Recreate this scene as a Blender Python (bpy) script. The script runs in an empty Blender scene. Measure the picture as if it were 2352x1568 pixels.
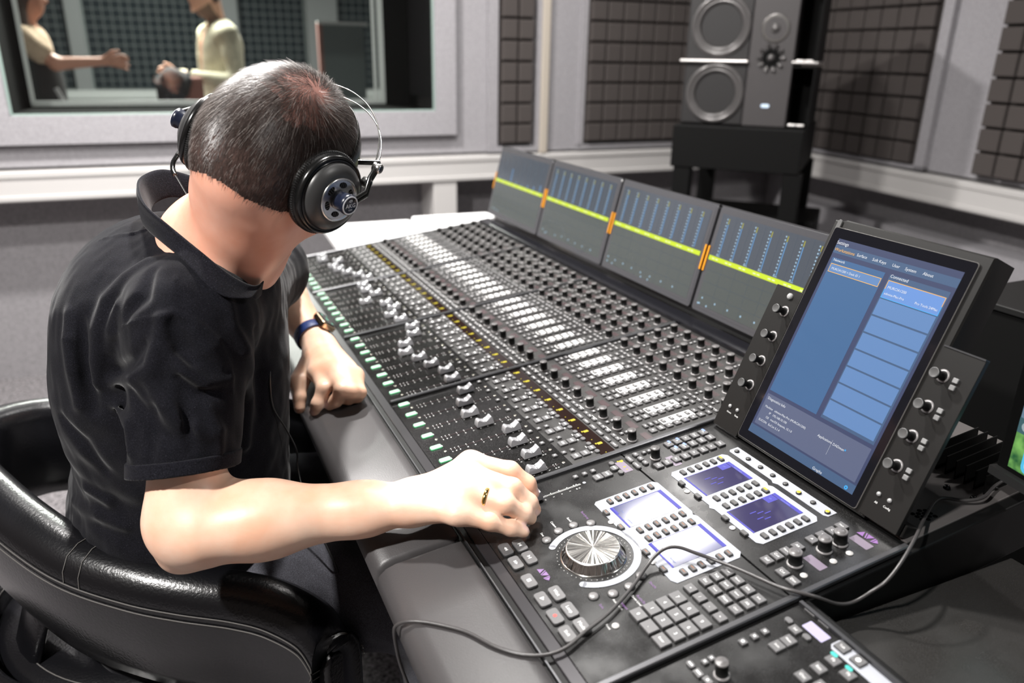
import bpy, math, random
import numpy as np
from mathutils import Matrix, Vector, Euler
random.seed(7); np.random.seed(7)
PI = math.pi
scene = bpy.context.scene
COL = scene.collection
# ---------------------------------------------------------------- camera, world, lights, exposure
def nrm(v):
    v = np.asarray(v, float); return v/np.linalg.norm(v)
CAMP, CAMR, FPX = 0.35514064873485535, 0.0178438919805204, 1775.5372
_c, _s = math.cos(CAMP), math.sin(CAMP)
_fw = np.array([0, _c, -_s]); _up = np.array([0, _s, _c]); _rt = np.array([1., 0, 0])
_cr, _sr = math.cos(CAMR), math.sin(CAMR)
CR = _cr*_rt+_sr*_up; CU = -_sr*_rt+_cr*_up; CF = _fw
CAMPOS = np.array([0, 0, 1.33])
cam_d = bpy.data.cameras.new('camera'); cam = bpy.data.objects.new('camera', cam_d); COL.objects.link(cam)
cam.matrix_world = Matrix([[CR[0], CU[0], -CF[0], 0], [CR[1], CU[1], -CF[1], 0], [CR[2], CU[2], -CF[2], 1.33], [0, 0, 0, 1]])
cam_d.sensor_width = 36; cam_d.lens = FPX/2352*36; cam_d.clip_start = .01
cam_d.dof.use_dof = True; cam_d.dof.focus_distance = 1.0; cam_d.dof.aperture_fstop = 3.2
scene.camera = cam
w = bpy.data.worlds.new('world'); scene.world = w; w.use_nodes = True
w.node_tree.nodes['Background'].inputs[0].default_value = (.9, .95, 1, 1)
w.node_tree.nodes['Background'].inputs[1].default_value = .02
scene.view_settings.view_transform = 'Standard'; scene.view_settings.look = 'None'
scene.view_settings.exposure = 0.0; scene.view_settings.gamma = 1; scene.view_settings.use_curve_mapping = False
scene.cycles.use_denoising = True
scene.cycles.max_bounces = 8; scene.cycles.sample_clamp_indirect = 6

def area_light(name, loc, size, power, col=(1, .97, .94), target=None, spread=180):
    l = bpy.data.lights.new(name, 'AREA'); l.shape = 'RECTANGLE'; l.size, l.size_y = size
    l.energy = power; l.color = col; l.spread = math.radians(spread)
    o = bpy.data.objects.new(name, l); COL.objects.link(o); o.location = loc
    if target is not None:
        o.rotation_euler = (Vector(target)-Vector(loc)).to_track_quat('-Z', 'Y').to_euler()
    return o
CEIL = 2.75
# ceiling panel lamps: (x, y, size x, size y, yaw, watts)
LAMPS = [(.41, 3.03, .36, .36, 24, 10), (-1.05, 2.2, .13, .13, 24, 100), (-1.25, -.25, .13, .13, 24, 125), (1.7, .3, .13, .13, 24, 24), (-.25, 1.55, .13, .13, 24, 70)]

# ---------------------------------------------------------------- mesh helpers
def rotm(ax, a):
    return Matrix.Rotation(a, 4, ax)
class MB:
    def __init__(s):
        s.v = []; s.f = []; s.mi = []; s.sm = []; s.T = Matrix.Identity(4)
    def add(s, vs, fs, mat=0, smooth=False):
        b = len(s.v); T = s.T
        if T == Matrix.Identity(4): s.v.extend([tuple(p) for p in vs])
        else: s.v.extend([tuple(T @ Vector(p)) for p in vs])
        for f in fs:
            s.f.append([b+i for i in f]); s.mi.append(mat); s.sm.append(smooth)
    def box(s, c, d, mat=0):
        x, y, z = d[0]/2, d[1]/2, d[2]/2; a, b, e = c
        vs = [(a+i*x, b+j*y, e+k*z) for k in (-1, 1) for j in (-1, 1) for i in (-1, 1)]
        s.add(vs, [(0, 2, 3, 1), (4, 5, 7, 6), (0, 1, 5, 4), (2, 6, 7, 3), (0, 4, 6, 2), (1, 3, 7, 5)], mat)
    def prism(s, pts, z0, z1, ch=0, mat=0, top=None, bottom=True):
        """outline pts (2D, counter-clockwise) extruded z0..z1 with a small chamfer on the top edge"""
        n = len(pts); vs = [(p[0], p[1], z0) for p in pts]; rings = 1
        fs = []
        if ch > 0:
            cx = sum(p[0] for p in pts)/n; cy = sum(p[1] for p in pts)/n
            ins = inset(pts, ch)
            vs += [(p[0], p[1], z1-ch) for p in pts]+[(p[0], p[1], z1) for p in ins]; rings = 3
        else:
            vs += [(p[0], p[1], z1) for p in pts]; rings = 2
        for r in range(rings-1):
            for i in range(n):
                j = (i+1) % n; fs.append((r*n+i, r*n+j, (r+1)*n+j, (r+1)*n+i))
        s.add(vs, fs, mat)
        s.add([vs[(rings-1)*n+i] for i in range(n)], [tuple(range(n))], mat if top is None else top)
        if bottom: s.add([vs[i] for i in range(n)], [tuple(reversed(range(n)))], mat)
    def rbox(s, cx, cy, w, h, z0, z1, r=.001, ch=.0003, mat=0, top=None, seg=3, bottom=False):
        s.prism(rrect(cx, cy, w, h, r, seg), z0, z1, ch, mat, top, bottom)
    def lathe(s, prof, seg=24, mat=0, smooth=True, c=(0, 0, 0), mats=None, cap=True):
        vs = []; fs = []
        for r, z in prof:
            for i in range(seg):
                a = 2*PI*i/seg; vs.append((c[0]+r*math.cos(a), c[1]+r*math.sin(a), c[2]+z))
        for k in range(len(prof)-1):
            ff = []
            for i in range(seg):
                j = (i+1) % seg; ff.append((k*seg+i, k*seg+j, (k+1)*seg+j, (k+1)*seg+i))
            if mats: 
                b = len(s.v)
            fs.append((ff, mats[k] if mats else mat))
        b = len(s.v); s.add(vs, [], mat)
        for ff, m in fs:
            for f in ff: s.f.append([b+i for i in f]); s.mi.append(m); s.sm.append(smooth)
        for k, rev in ((0, True), (len(prof)-1, False)):
            if cap and prof[k][0] > 1e-6:
                f = [b+k*seg+i for i in range(seg)]
                s.f.append(f[::-1] if rev else f); s.mi.append(mats[min(k, len(prof)-2)] if mats else mat); s.sm.append(False)
    def tube(s, pts, r, seg=8, mat=0, closed=False, flat=None, up=(0, 0, 1)):
        """tube along pts, r a number or list; flat=(a,b) elliptical radii along side/up"""
        P = [np.array(p, float) for p in pts]; n = len(P); rs = r if hasattr(r, '__len__') else [r]*n
        vs = []; fs = []; prev = None
        for i in range(n):
            a = P[(i-1) % n] if (closed or i > 0) else P[0]; b = P[(i+1) % n] if (closed or i < n-1) else P[-1]
            t = b-a; t = t/(np.linalg.norm(t)+1e-12)
            if prev is None:
                u = np.array(up, float)
                if abs(t@u) > .95: u = np.array([1., 0, 0])
            else: u = prev
            u = u-(u@t)*t; u /= np.linalg.norm(u); prev = u; w_ = np.cross(t, u)
            for k in range(seg):
                an = 2*PI*k/seg; ca, sa = math.cos(an), math.sin(an)
                if flat: q = P[i]+w_*ca*flat[0]+u*sa*flat[1]
                else: q = P[i]+(w_*ca+u*sa)*rs[i]
                vs.append(tuple(q))
        m = n if closed else n-1
        for i in range(m):
            for k in range(seg):
                k2 = (k+1) % seg; i2 = (i+1) % n
                fs.append((i*seg+k, i*seg+k2, i2*seg+k2, i2*seg+k))
        s.add(vs, fs, mat, True)
        if not closed:
            s.add([vs[k] for k in range(seg)], [tuple(range(seg))[::-1]], mat)
            s.add([vs[(n-1)*seg+k] for k in range(seg)], [tuple(range(seg))], mat)
    def text(s, t, x, y, z, size, mat=0, rot=0, align='C', italic=0):
        vs, fs, w_ = glyphs(t)
        k = size; ox = -w_/2 if align == 'C' else (0 if align == 'L' else -w_)
        ca, sa = math.cos(rot), math.sin(rot)
        out = []
        for a, b in vs:
            a2 = (a+ox+italic*b)*k; b2 = (b-.36)*k
            out.append((x+a2*ca-b2*sa, y+a2*sa+b2*ca, z))
        s.add(out, fs, mat)
    def build(s, name, mats, parent=None, loc=None, bevel=None, autosmooth=False):
        me = bpy.data.meshes.new(name); me.from_pydata(s.v, [], s.f)
        for m in (mats if isinstance(mats, (list, tuple)) else [mats]): me.materials.append(m)
        me.polygons.foreach_set('material_index', s.mi); me.polygons.foreach_set('use_smooth', s.sm)
        me.update()
        o = bpy.data.objects.new(name, me); COL.objects.link(o)
        if parent: o.parent = parent
        if loc is not None: o.location = loc
        if bevel:
            b = o.modifiers.new('bevel', 'BEVEL'); b.width = bevel; b.segments = 2; b.limit_method = 'ANGLE'
        return o
def rrect(cx, cy, w, h, r, seg=3):
    r = min(r, w/2-1e-6, h/2-1e-6); pts = []
    for sx, sy, a0 in ((1, -1, -90), (1, 1, 0), (-1, 1, 90), (-1, -1, 180)):
        for i in range(seg+1):
            a = math.radians(a0+90*i/seg)
            pts.append((cx+sx*(w/2-r)+r*math.cos(a), cy+sy*(h/2-r)+r*math.sin(a)))
    return pts
def inset(pts, d):
    n = len(pts); out = []
    for i in range(n):
        p0 = np.array(pts[i-1][:2]); p1 = np.array(pts[i][:2]); p2 = np.array(pts[(i+1) % n][:2])
        a = p1-p0; b = p2-p1; a = a/(np.linalg.norm(a)+1e-12); b = b/(np.linalg.norm(b)+1e-12)
        na = np.array([-a[1], a[0]]); nb = np.array([-b[1], b[0]]); m = na+nb; L = np.linalg.norm(m)
        m = na if L < 1e-6 else m/L
        out.append(tuple(p1+m*d/max(.4, m@na)))
    return out
_gl = {}
def glyphs(t):
    if t not in _gl:
        c = bpy.data.curves.new('t', 'FONT'); c.body = t; c.size = 1; c.resolution_u = 2
        o = bpy.data.objects.new('t', c); COL.objects.link(o)
        dg = bpy.context.evaluated_depsgraph_get()
        me = bpy.data.meshes.new_from_object(o.evaluated_get(dg))
        vs = [(v.co.x, v.co.y) for v in me.vertices]; fs = [tuple(p.vertices) for p in me.polygons]
        wd = max([a for a, b in vs] or [0])
        _gl[t] = (vs, fs, wd)
        bpy.data.objects.remove(o); bpy.data.meshes.remove(me); bpy.data.curves.remove(c)
    return _gl[t]

# ---------------------------------------------------------------- scene tree helpers
def empty(name, M=None, parent=None):
    o = bpy.data.objects.new(name, None); COL.objects.link(o); o.empty_display_size = .05
    if M is not None: o.matrix_world = M
    if parent: o.parent = parent
    return o
def tag(o, label, cat, group=None, kind=None):
    if label: o['label'] = label
    if cat: o['category'] = cat
    if group: o['group'] = group
    if kind: o['kind'] = kind
    return o
def struct(o):
    o['kind'] = 'structure'; return o
def copy_tree(o, parent=None):
    c = o.copy(); COL.objects.link(c); c.parent = parent if parent else None
    for ch in list(o.children): copy_tree(ch, c)
    return c
def frame(o, x, y, z):
    return Matrix([[x[0], y[0], z[0], o[0]], [x[1], y[1], z[1], o[1]], [x[2], y[2], z[2], o[2]], [0, 0, 0, 1]])

# ---------------------------------------------------------------- materials
def mat(name, col, rough=.5, metal=0, emit=None, es=1, spec=.5, coat=0, bump=None, vary=None, sss=0, sheen=0, trans=0, aniso=0):
    """bump=(scale, strength, dist); vary=(scale, amount, detail)"""
    m = bpy.data.materials.new(name); m.use_nodes = True; nt = m.node_tree; b = nt.nodes['Principled BSDF']
    c4 = tuple(col)+(1,)
    b.inputs['Base Color'].default_value = c4; b.inputs['Roughness'].default_value = rough; b.inputs['Metallic'].default_value = metal
    b.inputs['Specular IOR Level'].default_value = spec; b.inputs['Coat Weight'].default_value = coat; b.inputs['Coat Roughness'].default_value = .08
    if sss: 
        b.inputs['Subsurface Weight'].default_value = sss; b.inputs['Subsurface Radius'].default_value = (1, .35, .2); b.inputs['Subsurface Scale'].default_value = .006
    if sheen: b.inputs['Sheen Weight'].default_value = sheen; b.inputs['Sheen Roughness'].default_value = .5
    if trans: b.inputs['Transmission Weight'].default_value = trans
    if aniso: b.inputs['Anisotropic'].default_value = aniso
    if emit: b.inputs['Emission Color'].default_value = tuple(emit)+(1,); b.inputs['Emission Strength'].default_value = es
    if bump or vary:
        tc = nt.nodes.new('ShaderNodeTexCoord')
    if vary:
        n = nt.nodes.new('ShaderNodeTexNoise'); n.inputs['Scale'].default_value = vary[0]; n.inputs['Detail'].default_value = vary[2] if len(vary) > 2 else 2
        nt.links.new(tc.outputs['Object'], n.inputs['Vector'])
        r = nt.nodes.new('ShaderNodeValToRGB'); r.color_ramp.elements[0].position = .3; r.color_ramp.elements[1].position = .7
        a = vary[1]; r.color_ramp.elements[0].color = tuple(x*(1-a) for x in col)+(1,); r.color_ramp.elements[1].color = tuple(min(1, x*(1+a)) for x in col)+(1,)
        nt.links.new(n.outputs['Fac'], r.inputs['Fac']); nt.links.new(r.outputs['Color'], b.inputs['Base Color'])
    if bump:
        n = nt.nodes.new('ShaderNodeTexNoise'); n.inputs['Scale'].default_value = bump[0]; n.inputs['Detail'].default_value = 3
        nt.links.new(tc.outputs['Object'], n.inputs['Vector'])
        bp = nt.nodes.new('ShaderNodeBump'); bp.inputs['Strength'].default_value = bump[1]; bp.inputs['Distance'].default_value = bump[2]
        nt.links.new(n.outputs['Fac'], bp.inputs['Height']); nt.links.new(bp.outputs['Normal'], b.inputs['Normal'])
    return m
def emi(name, col, s=1):
    return mat(name, (0, 0, 0), .4, emit=col, es=s)
M = {}
M['felt'] = mat('wall_felt', (.30, .29, .305), .95, spec=.1, bump=(260, .35, .0025), vary=(150, .16, 5))
M['felt2'] = mat('low_wall_felt', (.26, .25, .26), .95, spec=.1, bump=(260, .35, .0025), vary=(120, .20, 5))
M['foam'] = mat('foam', (.070, .061, .058), .95, spec=.1, bump=(300, .3, .002))
M['blackfelt'] = mat('black_felt', (.006, .006, .006), .95, spec=.1)
M['rail'] = mat('rail_pvc', (.50, .485, .475), .45)
M['beige'] = mat('beige_profile', (.45, .40, .34), .5)
M['ceil'] = mat('ceiling_paint', (.10, .10, .10), .9)
M['darkmetal'] = mat('dark_metal', (.02, .02, .022), .35, metal=.6)
M['white_top'] = mat('white_laminate', (.93, .93, .93), .4)
M['black'] = mat('matt_black', (.004, .004, .004), .6, spec=.12)
M['blackgloss'] = mat('gloss_black', (.004, .004, .005), .12)
M['silver'] = mat('silver', (.75, .74, .72), .25, metal=1)
M['white_ink'] = mat('white_print', (.75, .75, .74), .6)
# ================================================================ ROOM
W0 = np.array([-1.97623, 2.86719, 0]); WD = np.array([.91389, .40595, 0]); WN = np.array([-.40595, .91389, 0]); Z3 = np.array([0, 0, 1.])
MW = frame(W0, WD, WN, Z3)                        # back wall frame: x along, y away from the room, z up
RQ = np.array([1.26420, 4.68109, 0]); RE = np.array([.3144, -.9493, 0]); RN = np.array([.9493, .3144, 0])
MR = frame(RQ, RE, RN, Z3)                        # right wall frame: x towards the camera, y away from the room
SC, RC = 3.664, .344
def carpet_mat():
    m = bpy.data.materials.new('carpet'); m.use_nodes = True; nt = m.node_tree; b = nt.nodes['Principled BSDF']
    b.inputs['Roughness'].default_value = .97; b.inputs['Specular IOR Level'].default_value = .1
    tc = nt.nodes.new('ShaderNodeTexCoord')
    n = nt.nodes.new('ShaderNodeTexNoise'); n.inputs['Scale'].default_value = 95; n.inputs['Detail'].default_value = 6; n.inputs['Roughness'].default_value = .75
    nt.links.new(tc.outputs['Object'], n.inputs['Vector'])
    r = nt.nodes.new('ShaderNodeValToRGB'); r.color_ramp.elements[0].position = .38; r.color_ramp.elements[0].color = (.03, .028, .03, 1)
    r.color_ramp.elements[1].position = .62; r.color_ramp.elements[1].color = (.36, .34, .35, 1)
    nt.links.new(n.outputs['Fac'], r.inputs['Fac']); nt.links.new(r.outputs['Color'], b.inputs['Base Color'])
    bp = nt.nodes.new('ShaderNodeBump'); bp.inputs['Strength'].default_value = .6; bp.inputs['Distance'].default_value = .006
    nt.links.new(n.outputs['Fac'], bp.inputs['Height']); nt.links.new(bp.outputs['Normal'], b.inputs['Normal'])
    return m
M['carpet'] = carpet_mat()
def glass_mat(name, tint=(.965, .985, .97), refl=.09):
    m = bpy.data.materials.new(name); m.use_nodes = True; nt = m.node_tree; nt.nodes.clear()
    o = nt.nodes.new('ShaderNodeOutputMaterial'); t = nt.nodes.new('ShaderNodeBsdfTransparent'); t.inputs[0].default_value = tint+(1,)
    g = nt.nodes.new('ShaderNodeBsdfGlossy'); g.inputs['Roughness'].default_value = .0; mx = nt.nodes.new('ShaderNodeMixShader')
    fr = nt.nodes.new('ShaderNodeFresnel'); fr.inputs['IOR'].default_value = 1.5
    nt.links.new(fr.outputs[0], mx.inputs[0]); nt.links.new(t.outputs[0], mx.inputs[1]); nt.links.new(g.outputs[0], mx.inputs[2]); nt.links.new(mx.outputs[0], o.inputs[0])
    return m
M['glass'] = glass_mat('window_glass')
M['glassedge'] = mat('glass_edge_seal', (.25, .33, .30), .4)
M['liverail'] = mat('live_room_rail', (.42, .44, .43), .5); M['livecol'] = mat('live_room_column', (.17, .18, .18), .8); M['livegrid'] = mat('live_room_grid', (.075, .09, .09), .7)
M['livefelt'] = mat('live_room_felt', (.24, .27, .265), .95, spec=.1, vary=(30, .15, 4))
M['livefoam'] = mat('live_room_foam', (.014, .019, .022), .95, spec=.1)

mb = MB(); mb.box((0, 3.0, -.05), (9, 14, .1)); fl = struct(mb.build('floor', M['carpet']))
def wallbox(mb, s0, s1, t0, t1, z0, z1, mt=0): mb.box(((s0+s1)/2, (t0+t1)/2, (z0+z1)/2), (s1-s0, t1-t0, z1-z0), mt)
GS0, GS1, GZ0, GZ1 = .137, 1.775, 1.088, 2.12     # window opening
# back wall with its opening: upper felt, recessed lower felt
mb = MB(); mb.T = MW
wallbox(mb, -1.6, GS0, .03, .45, .90, CEIL); wallbox(mb, GS1, SC+.5, .03, .45, .90, CEIL)
wallbox(mb, GS0, GS1, .03, .45, .90, GZ0); wallbox(mb, GS0, GS1, .03, .45, GZ1, CEIL)
wallbox(mb, -1.6, SC+.5, .20, .45, 0, .90, 1)
# felt covered casings around the glass and the flat pilaster steps
wallbox(mb, -.02, GS0, -.005, .03, .985, 2.25); wallbox(mb, GS1, 1.867, -.005, .03, .985, 2.25)
wallbox(mb, GS0, GS1, -.005, .03, .985, GZ0); wallbox(mb, GS0, GS1, -.005, .03, GZ1, 2.25)
wallbox(mb, 2.025, 2.07, 0, .03, .90, 2.6); wallbox(mb, 2.262, 2.285, 0, .03, .90, 2.6); wallbox(mb, 2.07, 2.262, 0, .03, .90, .925)
wallbox(mb, 2.325, 2.50, .01, .03, .90, 2.6); wallbox(mb, 2.49, 2.52, -.005, .03, .915, 2.6); wallbox(mb, 2.49, SC, -.005, .03, .90, .925)
struct(mb.build('wall_back', [M['felt'], M['felt2']]))
mb = MB(); mb.T = MW; wallbox(mb, 2.286, 2.324, -.012, .03, .89, 2.7); o = struct(mb.build('trim_4', M['beige'], bevel=.004))
# grey cable trunking running round the room and its drop post
def trunk(Mx, x0, x1, name):
    mb = MB(); mb.T = Mx
    prof = [(-.0, .775), (-.006, .781), (-.006, .797), (.0, .80), (.0, .862), (-.006, .866), (-.006, .884), (.0, .889), (.22, .892), (.22, .775)]
    vs = []; n = len(prof)
    for x in (x0, x1): vs += [(x, p[0]-.004, p[1]) for p in prof]
    mb.add(vs, [(i, (i+1) % n, n+(i+1) % n, n+i) for i in range(n)]+[tuple(range(n))[::-1], tuple(range(n, 2*n))])
    return struct(mb.build(name, M['rail']))
trunk(MW, -1.6, SC, 'trim_1'); trunk(MR, RC, 5.2, 'trim_2')
mb = MB(); mb.T = MW; wallbox(mb, 1.755, 1.868, .0, .20, 0, .774); struct(mb.build('trim_3', M['rail'], bevel=.004))
# right wall
mb = MB(); mb.T = MR
wallbox(mb, RC-.5, 5.5, .03, .3, .90, CEIL); wallbox(mb, RC-.5, 5.5, .20, .3, 0, .90, 1)
wallbox(mb, 1.385, 1.437, 0, .03, .90, 2.6); wallbox(mb, RC, 1.437, 0, .03, .90, .915)
# lower light grey panels with a dark joint between
wallbox(mb, .40, 1.14, .08, .20, .0, .62, 0); wallbox(mb, 1.185, 2.7, .08, .20, .0, .62, 0)
struct(mb.build('wall_right', [M['felt'], M['felt2']]))
# the unseen sides close the room
mb = MB(); mb.T = MW; wallbox(mb, -1.75, -1.6, -6.5, .45, 0, CEIL); struct(mb.build('wall_left', M['foam']))
mb = MB(); mb.T = MR; wallbox(mb, 5.5, 5.6, -4.5, .3, 0, CEIL); struct(mb.build('wall_front', M['foam']))
mb = MB(); mb.box((.5, 1.2, CEIL+.05), (9, 10.6, .1)); struct(mb.build('ceiling', M['ceil']))
# ceiling lamps
M['lamp'] = emi('lamp_panel', (1, .97, .94), 14)
for i, (x, y, sx, sy, yaw, wt) in enumerate(LAMPS):
    T = Matrix.Translation((x, y, CEIL)) @ rotm('Z', math.radians(yaw))
    lo = empty('ceiling_lamp', T); tag(lo, ['square white panel lamp in the ceiling above the console', 'small ceiling lamp near the control room window', 'small ceiling lamp above the back of the chair', 'small ceiling lamp above the side desk', 'small ceiling lamp above the armrest'][i], 'ceiling lamp', 'ceiling panel lamps')
    mb = MB(); mb.box((0, 0, -.01), (sx+.04, sy+.04, .02)); mb.build('lamp_frame', M['rail'], lo)
    mb = MB(); mb.box((0, 0, -.022), (sx, sy, .004)); mb.build('diffuser', M['lamp'], lo)
    a = area_light('lamp_light', (x, y, CEIL-.03), (sx, sy), wt, target=(x, y, 0)); a.rotation_euler = (0, 0, math.radians(yaw))
# acoustic foam: tile grids
def foam(Mx, x0, nx, px, z0, nz, pz, name, label, y0=0.0, m=None, gap=.009, dep=.03, back=None):
    y0 = y0-dep+.016
    mb = MB(); mb.T = Mx
    wallbox(mb, x0, x0+nx*px, y0+dep, y0+dep+.012, z0, z0+nz*pz, 1 if back else 0)
    for i in range(nx):
        for k in range(nz):
            a0, a1 = x0+i*px+gap/2, x0+(i+1)*px-gap/2; b0, b1 = z0+k*pz+gap/2, z0+(k+1)*pz-gap/2; c = .004
            vs = [(a0, y0+dep, b0), (a1, y0+dep, b0), (a1, y0+dep, b1), (a0, y0+dep, b1), (a0, y0+c, b0), (a1, y0+c, b0), (a1, y0+c, b1), (a0, y0+c, b1),
                  (a0+c, y0, b0+c), (a1-c, y0, b0+c), (a1-c, y0, b1-c), (a0+c, y0, b1-c)]
            mb.add(vs, [(0, 1, 5, 4), (1, 2, 6, 5), (2, 3, 7, 6), (3, 0, 4, 7), (4, 5, 9, 8), (5, 6, 10, 9), (6, 7, 11, 10), (7, 4, 8, 11), (8, 9, 10, 11)])
    o = mb.build(name, [m or M['foam'], back or M['foam']]); tag(o, label, 'acoustic panel', 'dark foam tile panels on the control room walls'); return o
foam(MW, 2.083, 2, .0815, .937, 18, .091, 'acoustic_foam_panel', 'narrow two column dark foam tile panel on the window wall')
foam(MW, 2.527, 12, .0875, .937, 18, .091, 'acoustic_foam_panel', 'wide dark foam tile panel behind and beside the tall loudspeaker', y0=-.01)
foam(MR, 1.366-10*.1015, 10, .1015, .918, 18, .0902, 'acoustic_foam_panel', 'dark foam tile panel catching the loudspeaker shadow')
foam(MR, 1.68, 16, .1015, .918, 18, .0902, 'acoustic_foam_panel', 'dark foam tile panel right of the bare grey felt strip')
# ---------------- window: two panes in separate frames with a black reveal between
wn = struct(empty('window_1', MW))
mb = MB(); wallbox(mb, GS0-.0, GS0+.004, .035, .44, GZ0, GZ1); wallbox(mb, GS1-.004, GS1, .035, .44, GZ0, GZ1); wallbox(mb, GS0, GS1, .035, .44, GZ0, GZ0+.003); wallbox(mb, GS0, GS1, .035, .44, GZ1-.004, GZ1)
mb.build('window_reveal', M['blackfelt'], wn)
mb = MB(); wallbox(mb, GS0, GS0+.008, .02, .034, GZ0, GZ1); wallbox(mb, GS1-.008, GS1, .02, .034, GZ0, GZ1); wallbox(mb, GS0, GS1, .02, .034, GZ0, GZ0+.006)
mb.build('glass_seal', M['glassedge'], wn)
TI = .40
mb = MB()
for (a, b) in ((.163, .178), (1.600, 1.610), (1.628, 1.650)): wallbox(mb, a, b, TI, TI+.02, 1.100, GZ1)
wallbox(mb, .163, 1.650, TI, TI+.02, 1.098, 1.112); wallbox(mb, .163, 1.650, TI+.01, TI+.03, 1.114, 1.118)
mb.build('window_frame', M['liverail'], wn)
mb = MB(); wallbox(mb, GS0-.05, .163, TI+.02, TI+.03, GZ0, GZ1); wallbox(mb, 1.650, GS1+.05, TI+.02, TI+.03, GZ0, GZ1); wallbox(mb, GS0, GS1, TI+.02, TI+.03, GZ0, 1.098); mb.build('inner_reveal', M['blackfelt'], wn)
mb = MB(); mb.add([(GS0, .026, GZ0), (GS1, .026, GZ0), (GS1, .026, GZ1), (GS0, .026, GZ1)], [(0, 1, 2, 3)]); mb.build('window_pane', M['glass'], wn)
mb = MB(); mb.add([(.17, TI+.012, 1.1), (1.64, TI+.012, 1.1), (1.64, TI+.012, GZ1), (.17, TI+.012, GZ1)], [(0, 1, 2, 3)]); mb.build('window_pane', M['glass'], wn)
# ---------------- the recording room behind the glass
T_FAR = 6.7
mb = MB(); mb.T = MW
wallbox(mb, -3.5, 6.0, T_FAR+.04, T_FAR+.2, 0, CEIL); wallbox(mb, -3.6, -3.5, .45, T_FAR, 0, CEIL); wallbox(mb, 6.0, 6.1, .45, T_FAR, 0, CEIL)
struct(mb.build('wall_far', M['livefelt']))
mb = MB(); mb.T = MW; wallbox(mb, -3.5, 6.0, .45, T_FAR+.1, CEIL, CEIL+.1); struct(mb.build('ceiling_2', M['ceil']))
mb = MB(); mb.T = MW
for a, b in ((-.15, 0), (1.33, 1.60), (2.38, 2.74)): wallbox(mb, a, b, T_FAR-.06, T_FAR+.04, .86, CEIL)
struct(mb.build('trim_5', M['livecol']))
mb = MB(); mb.T = MW; wallbox(mb, -3.5, 6.0, T_FAR-.08, T_FAR+.04, .74, .885); wallbox(mb, -3.5, 6.0, T_FAR-.10, T_FAR-.08, .80, .815); struct(mb.build('trim_6', M['liverail']))
k = 0
for a, n, lab in ((-3.0, 31, 'dark tile panel on the far recording room wall, behind the person in black'), (.02, 14, 'dark tile panel on the far wall between the two standing people'), (1.62, 8, 'dark tile panel on the far wall right of the cream jacket'), (2.76, 18, 'dark tile panel on the far wall at the right end of the window')):
    o = foam(MW, a, n, .0915, .90, 20, .0915, 'acoustic_foam_panel', lab, y0=T_FAR, m=M['livefoam'], gap=.010, dep=.005, back=M['livegrid']); o['group'] = 'tile panels on the far recording room wall'
for (s, t, wt) in ((.75, 2.9, 240), (3.2, 3.6, 80), (.5, 5.4, 45)):
    p = W0+WD*s+WN*t; area_light('recording_room_light', (p[0], p[1], CEIL-.05), (.6, .6), wt, (1, 1, .95), target=(p[0], p[1], 0))
# added grey panel and a rack with indicator dots standing in for window reflections
g = empty('reflection_panel', MW @ Matrix.Translation((1.93, 2.6, 0))); tag(g, 'added grey panel with a reddish edge standing in for a reflection in the window', 'acoustic screen')
mb = MB(); mb.box((0, 0, .77), (.30, .05, 1.50)); mb.build('screen_panel', mat('screen_grey', (.10, .12, .12), .9), g)
mb = MB(); mb.box((-.166, 0, .77), (.03, .055, 1.5)); mb.build('edge_strip', mat('screen_red', (.20, .10, .085), .8), g)
mb = MB(); mb.box((0, 0, 1.52), (.36, .06, .02)); mb.box((0, 0, .01), (.36, .3, .02)); mb.build('screen_frame', M['liverail'], g)
g = empty('reflection_rack', MW @ Matrix.Translation((2.42, 2.4, 0))); tag(g, 'added black rack with a row of violet indicator lights', 'equipment rack')
mb = MB(); mb.box((0, 0, .72), (.42, .3, 1.44)); mb.build('rack_body', M['blackfelt'], g)
for i, (x, z, c) in enumerate([(-.16, 1.428, (.8, .8, 1)), (-.13, 1.43, (.7, .6, 1)), (-.105, 1.43, (.8, .5, .9)), (-.08, 1.426, (.9, .6, .9)), (-.055, 1.418, (.6, .35, .15)), (-.10, 1.35, (.15, .4, .5)), (-.08, 1.345, (.1, .3, .5)), (-.02, 1.275, (.1, .2, .7)), (.0, 1.272, (.15, .25, .8))]):
    mb = MB(); mb.lathe([(0, 0), (.003, 0), (.003, .003), (0, .004)], 8); o = mb.build('glint_dot', emi('glint', c, 6), g, (x, -.152, z)); o.rotation_euler = (PI/2, 0, 0)
# ================================================================ LOUDSPEAKER ON ITS STAND
SX = np.array([.913, -.407, 0]); SX = nrm(SX); SY = np.array([.407, .913, 0]); SY = nrm(SY)
SO = np.array([.84126, 3.00600, 1.095])
MS = frame(SO, SX, SY, Z3)
M['spk'] = mat('speaker_black', (.009, .008, .0085), .55, bump=(500, .2, .001)); M['spkface'] = mat('speaker_baffle', (.042, .038, .039), .5, bump=(700, .3, .001))
M['ring'] = mat('driver_ring', (.09, .085, .085), .28, metal=.3); M['cone'] = mat('driver_cone', (.16, .155, .15), .30, metal=.9)
M['fin'] = mat('light_fin', (.55, .53, .52), .3, metal=.4)
sp = empty('loudspeaker', MS); tag(sp, 'tall black studio loudspeaker with two stacked woofers in the room corner', 'loudspeaker')
mb = MB(); mb.box((-.112, .17, .27), (.232, .34, .54)); mb.build('woofer_cabinet', M['spk'], sp, bevel=.006)
mb = MB(); mb.box((.082, .168, .27), (.156, .345, .54)); mb.build('baffle', M['spkface'], sp, bevel=.004)
mb = MB()
for z0, z1 in ((.006, .212), (.228, .54)):
    mb.box((.198, .25, (z0+z1)/2), (.078, .18, z1-z0)); mb.box((.236, .08, (z0+z1)/2), (.004, .2, z1-z0)); mb.box((.198, .08, z1-.002), (.076, .2, .004))
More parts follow.
